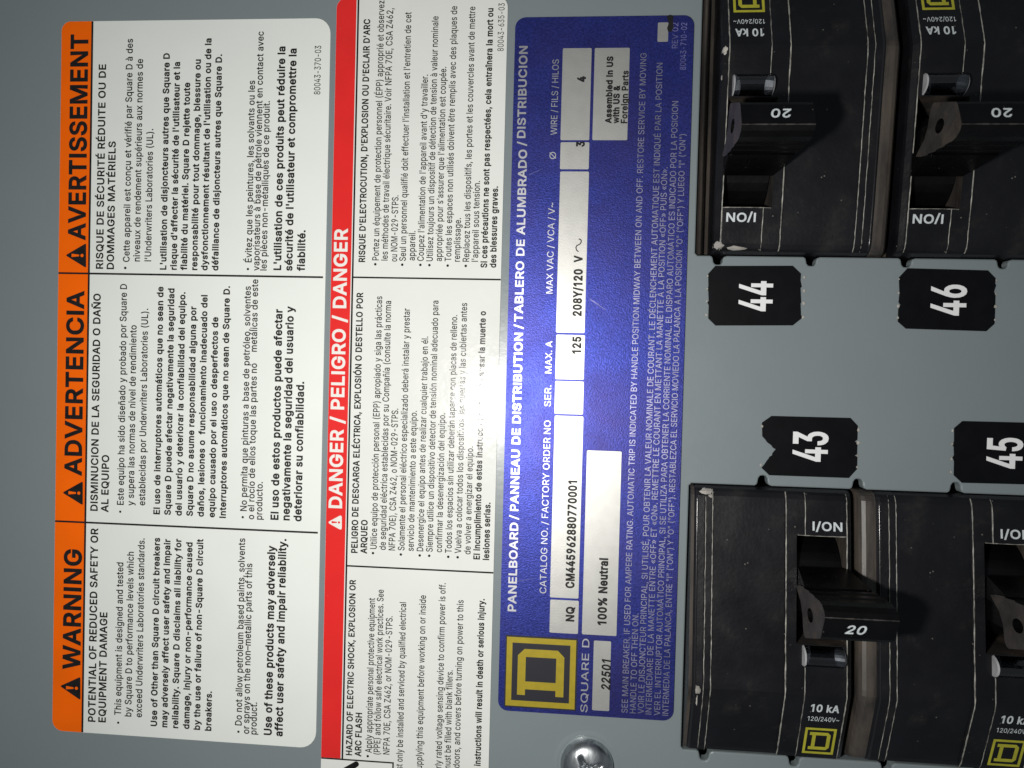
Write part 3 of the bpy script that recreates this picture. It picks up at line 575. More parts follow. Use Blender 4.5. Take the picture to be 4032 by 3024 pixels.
rect(mb, ax - .09 - org[0], bP - org[1], ax + .09 - org[0], bT - org[1] - .02, z)
for d in (d1, d2): rect(mb, ax + .09 - org[0], d - .085 - org[1], aR - .02 - org[0], d + .085 - org[1], z)
aC = P(1552, 3000)[0]
rect(mb, aL - org[0] + .02, bP - .16 - org[1], aC - org[0], bP - org[1], z)
rect(mb, aC - .16 - org[0], P(1552, 3420)[1] + 1.0 - org[1], aC - org[0], bP - .16 - org[1], z)
mb.build("dividing_rule", GINK, dl)
mb = MB()                                                   # foot of the shock pictogram at the frame's edge
c0, c1 = P(1404, 3006), P(1330, 3052)
d = (Vector(c1) - Vector(c0)); L = []
an0 = math.atan2(d.y, d.x)
for k in range(9):
    an = an0 + math.pi / 2 + math.pi * k / 8
    L.append((c0[0] - org[0] + .30 * math.cos(an), c0[1] - org[1] + .30 * math.sin(an)))
for k in range(9):
    an = an0 - math.pi / 2 + math.pi * k / 8
    L.append((c1[0] - org[0] + .42 * math.cos(an), c1[1] - org[1] + .42 * math.sin(an)))
mb.add(*fill([L], z))
mb.build("pictogram", GINK, dl)
mb = MB()
sym_tri(mb, (1290, 2056), 1347.5, 2025, 2088, org, z, .34, 0, 1)
mb.build("alert_symbol", [WINK, RED], dl)
mb = MB()
line_text(mb, [("DANGER / PELIGRO / DANGER", 1348.6, 2001, 2001, 902, 53.5, .205)], org, z)
mb.build("header_lettering", WINK, dl)
R, BB = .155, .205
D1 = [
 ("RISQUE D'ELECTROCUTION, D'EXPLOSION OU D'ECLAIR D'ARC", 1439, 1033, 1033, 77.8, 26, BB),
 ("Portez un équipement de protection personnel (ÉPP) approprié et observez", 1492.8, 1026, 1026, 5, 26, R),
 ("les méthodes de travail électrique sécuritaire. Voir NFPA 70E, CSA Z462,", 1527.8, 1026.8, 1026.8, 35, 26, R),
 ("ou NOM-029-STPS.", 1564.7, 1031, 1031, 770.7, 26, R),
 ("Seul un personnel qualifié doit effectuer l'installation et l'entretien de cet", 1599, 1028.6, 1028.6, 50.4, 26, R),
 ("appareil.", 1634.5, 1026.8, 1026.8, 911, 26, R),
 ("Coupez l'alimentation de l'appareil avant d'y travailler.", 1669.6, 1028.6, 1028.6, 296, 26, R),
 ("Utilisez toujours un dispositif de détection de tension à valeur nominale", 1705, 1029.7, 1029.7, 66.8, 26, R),
 ("appropriée pour s'assurer que l'alimentation est coupée.", 1740.5, 1029.7, 1029.7, 265.6, 26, R),
 ("Toutes les espaces non utilisés doivent être remplis avec des plaques de", 1777.4, 1030, 1030, 27, 26, R),
 ("remplissage.", 1811.8, 1031.5, 1031.5, 859.7, 26, R),
 ("Replacez tous les dispositifs, les portes et les couvercles avant de mettre", 1848, 1031.5, 1031.5, 29, 26, R),
 ("l'appareil sous tension.", 1883, 1031.5, 1031.5, 714, 26, R),
 ("Si ces précautions ne sont pas respectées, cela entraînera la mort ou", 1918.5, 1055, 1055, 35, 26, BB),
 ("des blessures graves.", 1954, 1055, 1055, 735, 26, BB),
 ("80043-635-03", 1985.4, 109, 203.6, 15, 24, .13),
 ("PELIGRO DE DESCARGA ELÉCTRICA, EXPLOSIÓN O DESTELLO POR", 1409.6, 2176.7, 2176.7, 1152.6, 26, BB),
 ("ARQUEO", 1446.5, 2179, 2179, 2046.5, 26, BB),
 ("Utilice equipo de protección personal (EPP) apropiado y siga las prácticas", 1484.5, 2161, 2161, 1167, 26, R),
 ("de seguridad eléctrica establecidas por su Compañía (consulte la norma", 1520, 2164.8, 2164.8, 1185.4, 26, R),
 ("NFPA 70E), CSA Z462, o NOM-029-STPS.", 1556.8, 2166.6, 2166.6, 1608.4, 26, R),
 ("Solamente el personal eléctrico especializado deberá instalar y prestar", 1593.7, 2166.6, 2166.6, 1214.6, 26, R),
 ("servicio de mantenimiento a este equipo.", 1629.8, 2169, 2169, 1617, 26, R),
 ("Desenergice el equipo antes de realizar cualquier trabajo en él.", 1667.5, 2170, 2170, 1325, 26, R),
 ("Siempre utilice un dispositivo detector de tensión nominal adecuado para", 1704.3, 2172, 2172, 1184, 26, R),
 ("confirmar la desenergización del equipo.", 1741, 2173.8, 2173.8, 1626.6, 26, R),
 ("Todos los espacios sin utilizar deberán taparse con placas de relleno.", 1779, 2176.7, 2176.7, 1240.7, 26, R),
 ("Vuelva a colocar todos los dispositivos, las puertas y las cubiertas antes", 1816.5, 2178, 2178, 1193.3, 26, R),
 ("de volver a energizar el equipo.", 1853.3, 2182, 2182, 1757.3, 26, R),
 ("El incumplimiento de estas instrucciones podrá causar la muerte o", 1890, 2202, 2202, 1225.6, 26, BB),
 ("lesiones serias.", 1926.8, 2204.5, 2204.5, 1977.8, 26, BB),
 ("HAZARD OF ELECTRIC SHOCK, EXPLOSION OR", 1387.9, 2972, 2972, 2281.6, 25, BB),
 ("ARC FLASH", 1424, 2976.6, 2976.6, 2804.8, 26, BB),
 ("Apply appropriate personal protective equipment", 1465, 2961.8, 2961.8, 2353, 26, R),
 ("(PPE) and follow safe electrical work practices. See", 1498, 2968, 2969, 2320, 26, R),
 ("NFPA 70E, CSA Z462, or NOM-029-STPS.", 1535, 2969, 2969, 2424.4, 26, R),
 ("st only be installed and serviced by qualified electrical", 1585.7, 3022, 3027, 2369.7, 26, R), ("This equipment mu", 1585.7, 3022, 3250, 3029, 26, R),
 ("upplying this equipment before working on or inside", 1662.8, 3022, 3025, 2342, 26, R), ("Turn off all power s", 1662.8, 3022, 3250, 3027, 26, R),
 ("rly rated voltage sensing device to confirm power is off.", 1738.7, 3021, 3022, 2294, 26, R), ("Always use a prope", 1738.7, 3021, 3250, 3024, 26, R),
 ("must be filled with blank fillers.", 1774.5, 3021, 3032, 2637, 26, R), ("All unused spaces", 1774.5, 3021, 3250, 3042, 26, R),
 ("doors, and covers before turning on power to this", 1810, 3022, 3022, 2361, 26, R), ("Replace all devices,", 1810, 3022, 3250, 3032, 26, R),
 ("instructions will result in death or serious injury.", 1893, 3017, 3014, 2356, 26, BB), ("Failure to follow these", 1893, 3017, 3290, 3024, 26, BB),
]
mb = MB()
line_text(mb, D1, org, z)
q = .36166
bullets(mb, [(1300 + x * q, 600 + y * q, 5.2) for x, y in ((495, 1220), (788, 1225), (985, 1227), (1083, 1230), (1282, 1235), (1478, 1238))] +
        [(1300 + x * q, 1700 + y * q, 5.2) for x, y in ((470, 1318), (773, 1333), (978, 1343), (1081, 1347), (1288, 1358), (1390, 1363))] +
        [(1449.4, 2974.8, 5.2)], org, z)
mb.build("lettering", GINK, dl)

# ------------------------------------------------------------------ blue metal nameplate
aL, aR = P(2005, 1069)[0], P(2702, 1069)[0]
bT, bB = P(2380, 69)[1], P(2310, 2814)[1]
org = ((aL + aR) / 2, (bT + bB) / 2)
npl = root("nameplate", "long blue metal nameplate with silver boxes and a yellow square badge", "nameplate", *org)
mb = MB()
slab(mb, rrect(aL - org[0], bB - org[1], aR - org[0], bT - org[1], 1.05), 0.0, 0.26)
mb.build("plate", BLUE, npl)
z = 0.268
def box(xl, xr, yp, y0, y1, r=.12):
    """silver box: left and right x measured at height yp, ends y0 and y1"""
    a0, a1 = P(xl, yp)[0], P(xr, yp)[0]; b1 = P((xl + xr) / 2, y0)[1]; b0 = P((xl + xr) / 2, y1)[1]
    m = MB(); m.add(*fill([rrect(a0 - org[0], b0 - org[1], a1 - org[0], b1 - org[1], r, 3)], z))
    return m.build("value_box", SILVER, npl)
for y0, y1 in ((2360, 2490), (1637, 2352), (1501, 1630), (1319, 1494), (678, 1311), (563, 669), (194, 555)):
    xm = 2167 + (2354 - (y0 + y1) / 2) * 0.0226; xr = 2279 + (2354 - (y0 + y1) / 2) * 0.0231
    box(xm, xr, (y0 + y1) / 2, y0, y1)
box(2301, 2437, 2135, 1774, 2498)
box(2337, 2474, 374, 193, 555)
box(2334.5, 2402, 2655, 2520, 2794)
box(2588.5, 2630, 130, 93, 169)
mb = MB()
LF = .115
line_text(mb, [
 ("PANELBOARD", 2033, 2405, 2405, 2056, 33.6, .205), ("/", 2040.6, 2034, 2045, 2027, 33.6, .19), ("PANNEAU DE DISTRIBUTION", 2042, 2011, 2011, 1311, 33.6, .205),
 ("/", 2058.5, 1290, 1296, 1278, 33.6, .19), ("TABLERO DE ALUMBRADO", 2059, 1267, 1267.5, 592, 33.6, .205), ("/", 2071.5, 570, 578, 560, 33.6, .19),
 ("DISTRIBUCION", 2078.8, 185, 546.7, 185, 33.6, .205),
 ("CATALOG NO. / FACTORY ORDER NO", 2150.7, 2334, 2334, 1655, 25.5, LF), ("SER.", 2168.8, 1600, 1600, 1517, 25.5, LF), ("MAX. A", 2171.7, 1470, 1470, 1343.5, 25.5, LF),
 ("MAX VAC / VCA / V~", 2176, 1157, 1157, 800, 25.5, LF), ("Ø", 2189, 629, 629, 601, 25, LF), ("WIRE / FILS / HILOS", 2193, 534, 534.5, 238, 25, LF),
 ("SQUARE D", 2312.8, 2801, 2801, 2511.6, 28, .15),
], org, z)
mb.build("lettering", PRINT, npl)
mb = MB()
line_text(mb, [
 ("SEE MAIN BREAKER, IF USED FOR AMPERE RATING. AUTOMATIC TRIP IS INDICATED BY HANDLE POSITION MIDWAY BETWEEN ON AND OFF. RESTORE SERVICE BY MOVING", 2470, 2802.7, 2802.7, 213.8, 23.5, LF),
 ("HANDLE TO OFF THEN ON.", 2502, 2804.5, 2804.5, 2412, 23.5, LF),
 ("VOIR LE DISJONCTEUR PRINCIPAL, SI UTILISÉ, POUR OBTENIR LA VALEUR NOMINALE DE COURANT. LE DÉCLENCHEMENT AUTOMATIQUE EST INDIQUÉ PAR LA POSITION", 2533.4, 2806, 2806, 252, 23.5, LF),
 ("INTERMÉDIARE DE LA MANETTE ENTRE «OFF» ET «ON». REMETTRE LE COURANT EN METTANT LA MANETTE À LA POSITION «OFF» PUIS «ON».", 2563.7, 2809, 2809, 660.9, 23.5, LF),
 ("VER EL INTERRUPTOR AUTOMÁTICO PRINCIPAL, SI SE UTILIZA PARA OBTENER LA CORRIENTE NOMINAL. EL DISPARO AUTOMÁTICO ES INDICADO POR LA POSICION", 2597.4, 2812.8, 2812.8, 402, 23.5, LF),
 ("INTERMEDIA DE LA PALANCA, ENTRE \"I\" (\"ON\") Y \"O\" (\"OFF\"). RESTABLEZCA EL SERVICIO MOVIEDO LA PALANCA A LA POSICIÓN \"O\" (\"OFF\") Y LUEGO \"I\" (\"ON\")", 2630, 2813.6, 2813.6, 531.5, 23.5, LF),
], org, z)
mb.build("fine_print", FINE, npl)
mb = MB()
line_text(mb, [("REV 02", 2666.8, 194, 194, 94, 23, LF), ("80043-710-02", 2698.4, 279, 279, 94, 23, LF)], org, z)
mb.build("rubbed_lettering", FADED, npl)
for (x0, y0), (x1, y1), w in (((2325, 1181), (2386, 1222), .10), ((2040, 2286), (2104, 2275), .05), ((2322, 1178), (2360, 1200), .06), ((2085, 690), (2135, 668), .05), ((2560, 2440), (2566, 2452), .06)):
    mb = MB(); p0 = Vector(P(x0, y0)); p1 = Vector(P(x1, y1)); dd = (p1 - p0).normalized(); nn = Vector((-dd.y, dd.x)) * w / 2
    mb.add([(*(p - Vector(org)), z - .004) for p in (p0 - nn, p1 - nn * .3, p1 + nn * .3, p0 + nn)], [(0, 1, 2, 3)])
    mb.build("scratch", FADED, npl)
mb = MB()
z2 = z + 0.014
SB = .235
line_text(mb, [
 ("NQ", 2261, 2445, 2444.7, 2386.8, 34, SB), ("CM445962880770001", 2273.5, 1892, 2314.5, 1891.7, 36, SB), ("125", 2288, 1392, 1394, 1326, 36, SB),
 ("208Y/120", 2290, 1246, 1246, 1061, 36, SB), ("V", 2294, 1034, 1035, 1008, 35, .23), ("3", 2302.4, 580, 581, 560, 34.6, SB), ("4", 2307, 326.8, 327, 304, 34.6, .25),
 ("100% Neutral", 2387.6, 2459, 2459, 2195.5, 36, SB), ("22501", 2403, 2714, 2714, 2596.6, 37, .21, .12),
 ("Assembled in US", 2407.5, 489, 489, 226, 26, .25), ("with US &", 2437, 489, 489, 341, 26, .25), ("Foreign Parts", 2469, 489, 489, 282.4, 26, .22),
], org, z2)
S3 = [(1950 + x * q, 600 + y * q) for x, y in ((905, 1085), (885, 1068), (878, 1042), (886, 1022), (905, 1012), (922, 1003), (934, 985), (937, 966), (928, 953), (910, 948))]
for k in range(len(S3) - 1):                                # the drawn alternating-current wave
    p0 = Vector(P(*S3[k])) - Vector(org); p1 = Vector(P(*S3[k + 1])) - Vector(org); dd = (p1 - p0).normalized(); nn = Vector((-dd.y, dd.x)) * .055
    p0 -= dd * .02; p1 += dd * .02
    mb.add([(p.x, p.y, z2 + .001 * (k % 3)) for p in (p0 - nn, p1 - nn, p1 + nn, p0 + nn)], [(0, 1, 2, 3)])
for blob, zz in (([(1120, 110), (1140, 105), (1163, 112), (1160, 150), (1165, 185), (1150, 215), (1128, 212), (1122, 190), (1132, 160)], 0.0),):
    L = [P(1944 + x * .6074, y * .6074) for x, y in blob]; L = [(a - org[0], b - org[1]) for a, b in L]
    mb.add(*fill([L if area(L) > 0 else L[::-1]], z2 + .004))
mb.build("stamped_lettering", INK, npl)

def badge(aw, z, mi_y, mi_k, put, mb, backing=True):
    """square badge with a slab D, unit square (x right, y down) scaled by put(x, y, z)"""
    def poly(pts, zz, mi):
        q = [put(x, y, zz) for x, y in pts]
        if sum(q[i - 1][0] * q[i][1] - q[i][0] * q[i - 1][1] for i in range(len(q))) < 0: q = q[::-1]
        vs, fs = fill([[(p[0], p[1]) for p in q]], 0)
        mb.add(q, fs, mi)
    if backing: poly([(-.02, -.02), (1.025, -.02), (1.025, 1.025), (-.02, 1.025)], z, mi_k)
    t = .082
    for r in (((0, 0), (1, 0), (1, t), (0, t)), ((0, 1 - t), (1, 1 - t), (1, 1), (0, 1)), ((0, t), (t, t), (t, 1 - t), (0, 1 - t)), ((1 - t, t), (1, t), (1, 1 - t), (1 - t, 1 - t))):
        poly(r, z + .008, mi_y)
    # the D: stem at x .25-.37, serifs from x .165, bowl at the right with cut corners
    zz = z + .008
    poly([(.165, .165), (.74, .165), (.835, .26), (.835, .74), (.74, .835), (.165, .835), (.165, .72), (.25, .72), (.25, .28), (.165, .28)][:0] or
         [(.165, .165), (.74, .165), (.835, .26), (.835, .28), (.165, .28)], zz, mi_y)
    poly([(.165, .72), (.835, .72), (.835, .74), (.74, .835), (.165, .835)], zz, mi_y)
    poly([(.25, .28), (.365, .28), (.365, .72), (.25, .72)], zz, mi_y)
    poly([(.72, .28), (.835, .28), (.835, .72), (.72, .72)], zz, mi_y)

ba0, ba1 = P(1994, 2640)[0], P(2266, 2640)[0]
bb1, bb0 = P(2130, 2510)[1], P(2130, 2781)[1]
mb = MB()
badge(1, z + .004, 0, 1, lambda x, y, zz: (ba0 + y * (ba1 - ba0) - org[0], bb0 + x * (bb1 - bb0) - org[1], zz), mb)
mb.build("badge", [YELLOW, LOGOBLACK], npl)

# ------------------------------------------------------------------ number stickers between the breakers
def sticker(num, octo, label, bx, by, ys, ye, cap, torn=None):
    L0 = [P(2688 + x * .6076, 1008 + y * .6076) for x, y in octo]
    og = (sum(p[0] for p in L0) / len(L0), sum(p[1] for p in L0) / len(L0))
    s = root("number_sticker", label, "sticker", *og, group="black number stickers beside the breakers")
    L = [(a - og[0], b - og[1]) for a, b in L0]
    if area(L) < 0: L = L[::-1]
    mb = MB(); slab(mb, L, 0, .09); mb.build("backing", STICK, s)
    mb = MB()
    line_text(mb, [(num, bx, by, ys, ye, cap, .175)], og, .098)
    mb.build("numeral", NUM, s)
    mb = MB()                                               # little torn perforation tabs on the short edges
    rs = random.Random(int(num))
    aa = [p[0] for p in L]; bb_ = [p[1] for p in L]
    for e in (min(aa), max(aa)):
        for k in range(4):
            b = min(bb_) + 1.1 + (max(bb_) - min(bb_) - 2.2) * k / 3 + rs.uniform(-.1, .1)
            if torn and e < 0 and k in (1, 2): continue
            w = rs.uniform(.10, .17); g = [(e + w * rs.uniform(.6, 1.1) * math.cos(i * math.pi / 4), b + w * rs.uniform(.7, 1.4) * math.sin(i * math.pi / 4)) for i in range(8)]
            mb.add(*fill([g], .10), 0)
    mb.build("torn_tab", FLECK, s)
    return s
sticker("44", [(165, 115), (210, 65), (712, 64), (765, 115), (762, 160), (770, 200), (762, 208), (766, 300), (762, 310), (765, 385), (778, 398), (765, 408), (712, 450), (212, 451), (165, 405), (168, 320), (158, 300), (168, 292), (165, 225), (158, 212), (166, 200)],
        "black sticker reading 44 at the breaker nearest the blue plate's top end", 3040, 1227, 1226.7, 1108, 134)
sticker("46", [(1400, 140), (1455, 80), (1975, 94), (2025, 145), (2022, 180), (2028, 190), (2014, 235), (2024, 245), (2022, 340), (2018, 440), (1965, 488), (1445, 471), (1393, 425), (1396, 345), (1410, 318), (1398, 300), (1404, 240)],
        "black sticker reading 46 in the row of the 44 sticker", 3803, 1200, 1243.7, 1122, 141)
sticker("43", [(513, 1080), (575, 1036), (1085, 1049), (1133, 1100), (1130, 1190), (1114, 1202), (1130, 1214), (1128, 1285), (1112, 1293), (1130, 1300), (1128, 1380), (1075, 1438), (560, 1420), (510, 1372), (530, 1348), (545, 1325), (556, 1312), (562, 1300), (578, 1292), (580, 1278), (602, 1252), (585, 1243), (572, 1225), (548, 1208), (532, 1186), (515, 1168)],
        "black sticker reading 43 with a jagged bite torn out of its left edge", 3259, 1760, 1819, 1700.6, 139, torn=True)
sticker("45", [(1758, 1115), (1812, 1069), (2330, 1082), (2380, 1132), (2376, 1425), (2322, 1482), (1808, 1469), (1755, 1420), (1757, 1330), (1748, 1305), (1757, 1290), (1755, 1235), (1742, 1220), (1757, 1205)],
        "black sticker reading 45, cut off by the picture's right edge", 4024.7, 1780, 1846.5, 1725, 142)

# ------------------------------------------------------------------ circuit breakers (s across, t along, both mm; t = 0 at the inner edge)
BASE = [(0.05, -1.3), (0.10, 0.1), (0.30, .75), (0.55, 1.02), (1.0, 1.25), (4.5, 1.7), (9.7, 2.25), (14.9, 2.75), (19.2, 3.17), (19.75, 3.2), (20.3, 3.05), (23.5, 2.0), (26.5, 1.0), (26.95, .75), (27.2, .2), (27.28, -1.3)]
def base(t):
    for (t0, z0), (t1, z1) in zip(BASE, BASE[1:]):
        if t <= t1: return z0 + (z1 - z0) * (max(t, t0) - t0) / (t1 - t0)
    return BASE[-1][1]
PROF = [(0, 'a', -1.3), (.08, 'r', -1.3), (.22, 'r', -.85), (.45, 'r', -.55), (.8, 'r', -.40), (1.42, 'r', -.36), (1.75, 'r', -.38), (1.9, 'r', -.22), (2.0, 'r', -.08), (2.12, 'r', -.04), (2.7, 'r', -.02), (2.8, 'r', .10),
        (3.45, 'r', .10), (3.52, 'r', .0), (3.62, 'r', -.12), (10.55, 'r', -.12), (10.63, 'r', .0), (10.74, 'r', .16), (11.65, 'r', .18), (12.40, 'r', .18), (12.50, 'r', .26),
        (16.36, 'r', .26), (16.45, 'r', .24), (16.58, 'r', .10), (17.0, 'r', -.25), (17.12, 'r', -.6), (17.25, 'a', -1.2), (17.55, 'a', -1.6), (17.7, 'a', -1.75)]
RS0, RS1, RT0, RT1 = 11.65, 16.45, 4.5, 14.9
def hz(s, t, extra=0.0):
    """height of the moulded face"""
    for (s0, m0, v0), (s1, m1, v1) in zip(PROF, PROF[1:]):
        if s <= s1:
            b = base(t)
            f0 = v0 if m0 == 'a' else max(b + v0, -1.6); f1 = v1 if m1 == 'a' else max(b + v1, -1.6)
            v = f0 + (f1 - f0) * (s - s0) / (s1 - s0)
            return (min(v, b + .2) if m0 == 'a' else v) + extra
    return PROF[-1][2]

def body_mesh(smin=0.0):
    mb = MB()
    S = sorted({p[0] for p in PROF if p[0] >= smin}); T = sorted({p[0] for p in BASE} | {2.5, 7, 12, 17, 22, 25})
    idx = {}
    vs = []
    for i, s in enumerate(S):
        for j, t in enumerate(T):
            idx[i, j] = len(vs); vs.append((s, -t, hz(s, t)))
    fs, fd = [], []
    for i in range(len(S) - 1):
        for j in range(len(T) - 1):
            sm, tm = (S[i] + S[i + 1]) / 2, (T[j] + T[j + 1]) / 2
            if RS0 < sm < RS1 and RT0 < tm < RT1: continue
            f = (idx[i, j], idx[i, j + 1], idx[i + 1, j + 1], idx[i + 1, j])
            (fd if sm < 1.75 or sm > 17.2 else fs).append(f)
    mb.add(vs, fs, 0)
    k = 0
    mb.f.extend(fd); mb.mi.extend([1] * len(fd))
    # recess walls
    for path in ([(RS0, t) for t in T if RT0 <= t <= RT1], [(RS1, t) for t in T if RT0 <= t <= RT1],
                 [(s, RT0) for s in S if RS0 <= s <= RS1], [(s, RT1) for s in S if RS0 <= s <= RS1]):
        v = [(s, -t, hz(s, t)) for s, t in path] + [(s, -t, -6) for s, t in path]
        n = len(path)
        mb.add(v, [(i, i + 1, i + 1 + n, i + n) for i in range(n - 1)], 1)
    # flanks and ends down into the box
    for path in ([(S[0], t) for t in T], [(17.7, t) for t in T], [(s, T[0]) for s in S], [(s, T[-1]) for s in S]):
        v = [(s, -t, hz(s, t)) for s, t in path] + [(s, -t, -20) for s, t in path]
        n = len(path)
        mb.add(v, [(i, i + 1, i + 1 + n, i + n) for i in range(n - 1)], 0)
    return mb

def beads():  # raised pale strips: worn edges with their bright edge light painted in
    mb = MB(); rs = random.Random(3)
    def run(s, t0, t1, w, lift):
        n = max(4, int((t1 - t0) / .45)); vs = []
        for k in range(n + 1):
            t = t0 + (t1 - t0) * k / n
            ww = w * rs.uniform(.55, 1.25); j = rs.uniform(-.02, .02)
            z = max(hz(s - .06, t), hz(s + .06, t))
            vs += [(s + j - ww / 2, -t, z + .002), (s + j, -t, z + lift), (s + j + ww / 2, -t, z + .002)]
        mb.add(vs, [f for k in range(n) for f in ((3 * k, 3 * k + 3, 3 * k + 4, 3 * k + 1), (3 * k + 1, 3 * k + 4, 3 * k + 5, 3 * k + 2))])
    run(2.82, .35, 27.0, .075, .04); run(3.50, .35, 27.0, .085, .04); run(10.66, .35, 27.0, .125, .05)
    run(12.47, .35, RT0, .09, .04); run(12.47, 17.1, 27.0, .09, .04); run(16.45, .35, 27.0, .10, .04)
    n = 60; vs = []                                         # rounded polished arris beside the ridge
    for k in range(n + 1):
        t = .5 + 26.3 * k / n; z = hz(2.0, t)
        vs += [(2.0 + .13 * math.cos(math.pi * (1 - q / 6)), -t, z - .02 + .13 * math.sin(math.pi * q / 6)) for q in range(7)]
    mb.add(vs, [(7 * k + q, 7 * k + 7 + q, 7 * k + 8 + q, 7 * k + 1 + q) for k in range(n) for q in range(6)], 1)
    n = 12; vs = []                                         # pale line painted for the lit, worn rim of the recess
    for k in range(n + 1):
        s = RS0 + .1 + (RS1 - RS0 - .1) * k / n; z = hz(s, RT0)
        w = rs.uniform(.04, .09); vs += [(s, -RT0 + .005, z + .004), (s, -RT0 + .01 + w, z + .012)]
    mb.add(vs, [(2 * k, 2 * k + 2, 2 * k + 3, 2 * k + 1) for k in range(n)])
    return mb

def handle_mesh():
    mb = MB()
    prof = [(8.75, 4.6), (8.45, 5.6), (8.22, 7.0), (8.30, 7.1), (8.12, 8.6), (8.21, 8.7), (8.10, 10.2), (8.18, 10.3), (8.12, 11.6), (8.25, 12.35), (8.6, 12.95), (9.05, 13.2), (9.35, 13.1),
            (11.0, 12.35), (11.25, 12.1), (11.9, 10.2), (12.6, 8.0), (12.55, 7.6), (12.2, 7.3), (10.8, 6.9), (9.8, 6.2), (9.2, 5.2)]
    hole = [(10.15 + .62 * math.cos(i * math.pi / 7), 9.2 + .85 * math.sin(i * math.pi / 7)) for i in range(14)]
    s0, s1 = 10.98, 17.05
    if area(prof) < 0: prof = prof[::-1]
    if area(hole) > 0: hole = hole[::-1]
    vs, fs = fill([prof, hole], 0)
    b = .12                                                 # bevel: sides are a touch smaller than the middle
    mb.add([(s0, -t, z) for t, z, _ in vs], fs, 1)
    mb.add([(s1, -t, z) for t, z, _ in vs], [tuple(reversed(f)) for f in fs], 1)
    for loop, mi in ((prof, 0), (hole, 0)):
        n = len(loop)
        mb.add([(s0, -t, z) for t, z in loop] + [(s1, -t, z) for t, z in loop], [(i, i + n, (i + 1) % n + n, (i + 1) % n) for i in range(n)], mi)
    rs = random.Random(11); n = 24; vs = []
    for k in range(n + 1):
        s = s0 + (s1 - s0) * k / n; w = rs.uniform(.02, .06)
        vs += [(s, -9.05 + w, 13.21), (s, -9.05 - w, 13.21)]
    mb.add(vs, [(2 * k, 2 * k + 1, 2 * k + 3, 2 * k + 2) for k in range(n)], 1)
    w0 = [(11.75, -7.5, 2.3), (16.5, -7.5, 2.3), (16.5, -9.6, 2.3), (11.75, -9.6, 2.3)]   # flared root of the grip
    w1 = [(11.02, -8.16, 7.2), (17.0, -8.16, 7.2), (17.0, -9.6, 6.6), (11.02, -9.6, 6.6)]
    mb.add(w0 + w1, [(1, 0, 4, 5), (2, 1, 5, 6), (0, 3, 7, 4)], 0)
    # neck and the rolling drum inside the recess
    neck = [(8.7, -3), (8.7, 5.6), (11.6, 7.2), (12.0, -3)]
    for s in (12.0, 16.1): mb.add([(s, -t, z) for t, z in neck], [(0, 1, 2, 3)], 0)
    mb.add([(12.0, -t, z) for t, z in neck] + [(16.1, -t, z) for t, z in neck], [(i, (i + 1) % 4, (i + 1) % 4 + 4, i + 4) for i in range(4)], 0)
    n = 18; dv = []
    for k in range(n + 1):
        an = math.pi * k / n; dv += [(11.8, -(9.7 - 5.05 * math.cos(an)), -3.6 + 5.05 * math.sin(an)), (16.3, -(9.7 - 5.05 * math.cos(an)), -3.6 + 5.05 * math.sin(an))]
    mb.add(dv, [(2 * k, 2 * k + 1, 2 * k + 3, 2 * k + 2) for k in range(n)], 0)
    return mb

def window_mesh():
    mb = MB(); n = 12; s0, s1, t0, t1 = 12.2, 16.05, 14.95, 17.05
    c = (t0 + t1) / 2; r = (t1 - t0) / 2
    prof = [(c - r * math.cos(math.pi * k / n), 2.75 + 1.45 * math.sin(math.pi * k / n)) for k in range(n + 1)]
    prof = [(t0, 2.2)] + prof + [(t1, 2.2)]
    m = len(prof)
    mb.add([(s0 + .14, -t, z) for t, z in prof] + [(s1 - .10, -t, z) for t, z in prof], [(i, i + 1, i + 1 + m, i + m) for i in range(m - 1)], 0)
    for se, so in ((s0, s0 + .14), (s1, s1 - .10)):
        cap_ = [(se, -(c + (t - c) * .9), 2.3 + (z - 2.3) * .93) for t, z in prof]
        mb.add(cap_, [tuple(range(m))], 1)
        mb.add(cap_ + [(so, -t, z) for t, z in prof], [(i, i + 1, i + 1 + m, i + m) for i in range(m - 1)], 1)
    for sf, st in ((s0 + .95, s0 + .16), (s1 - .95, s1 - .12)):   # added pale ramps imitating the inner glint seen through the clear lens
        lo_ = [(sf, -(c + (t - c) * .95), 2.86) for t, z in prof[2:-2]]
        hi_ = [(st, -(c + (t - c) * .93), 2.2 + (z - 2.2) * .93) for t, z in prof[2:-2]]
        q_ = len(lo_)
        mb.add(lo_ + hi_, [(i, i + 1, i + 1 + q_, i + q_) for i in range(q_ - 1)], 3)
    mb.add([(s0 + .2, -t0, 2.85), (s1 - .2, -t0, 2.85), (s1 - .2, -t1, 2.95), (s0 + .2, -t1, 2.95)], [(0, 1, 2, 3)], 2)
    return mb

def btext(mb, txt, s0, s1, t0, cap, w, mi=0, slant=0.0):
    text_mesh(mb, txt, s1 - s0, cap, w, lambda x, y, k: (s0 + x, -(t0 - y), hz(14, t0 - y) + .02 + (k % 9) * .0012), mi, slant)

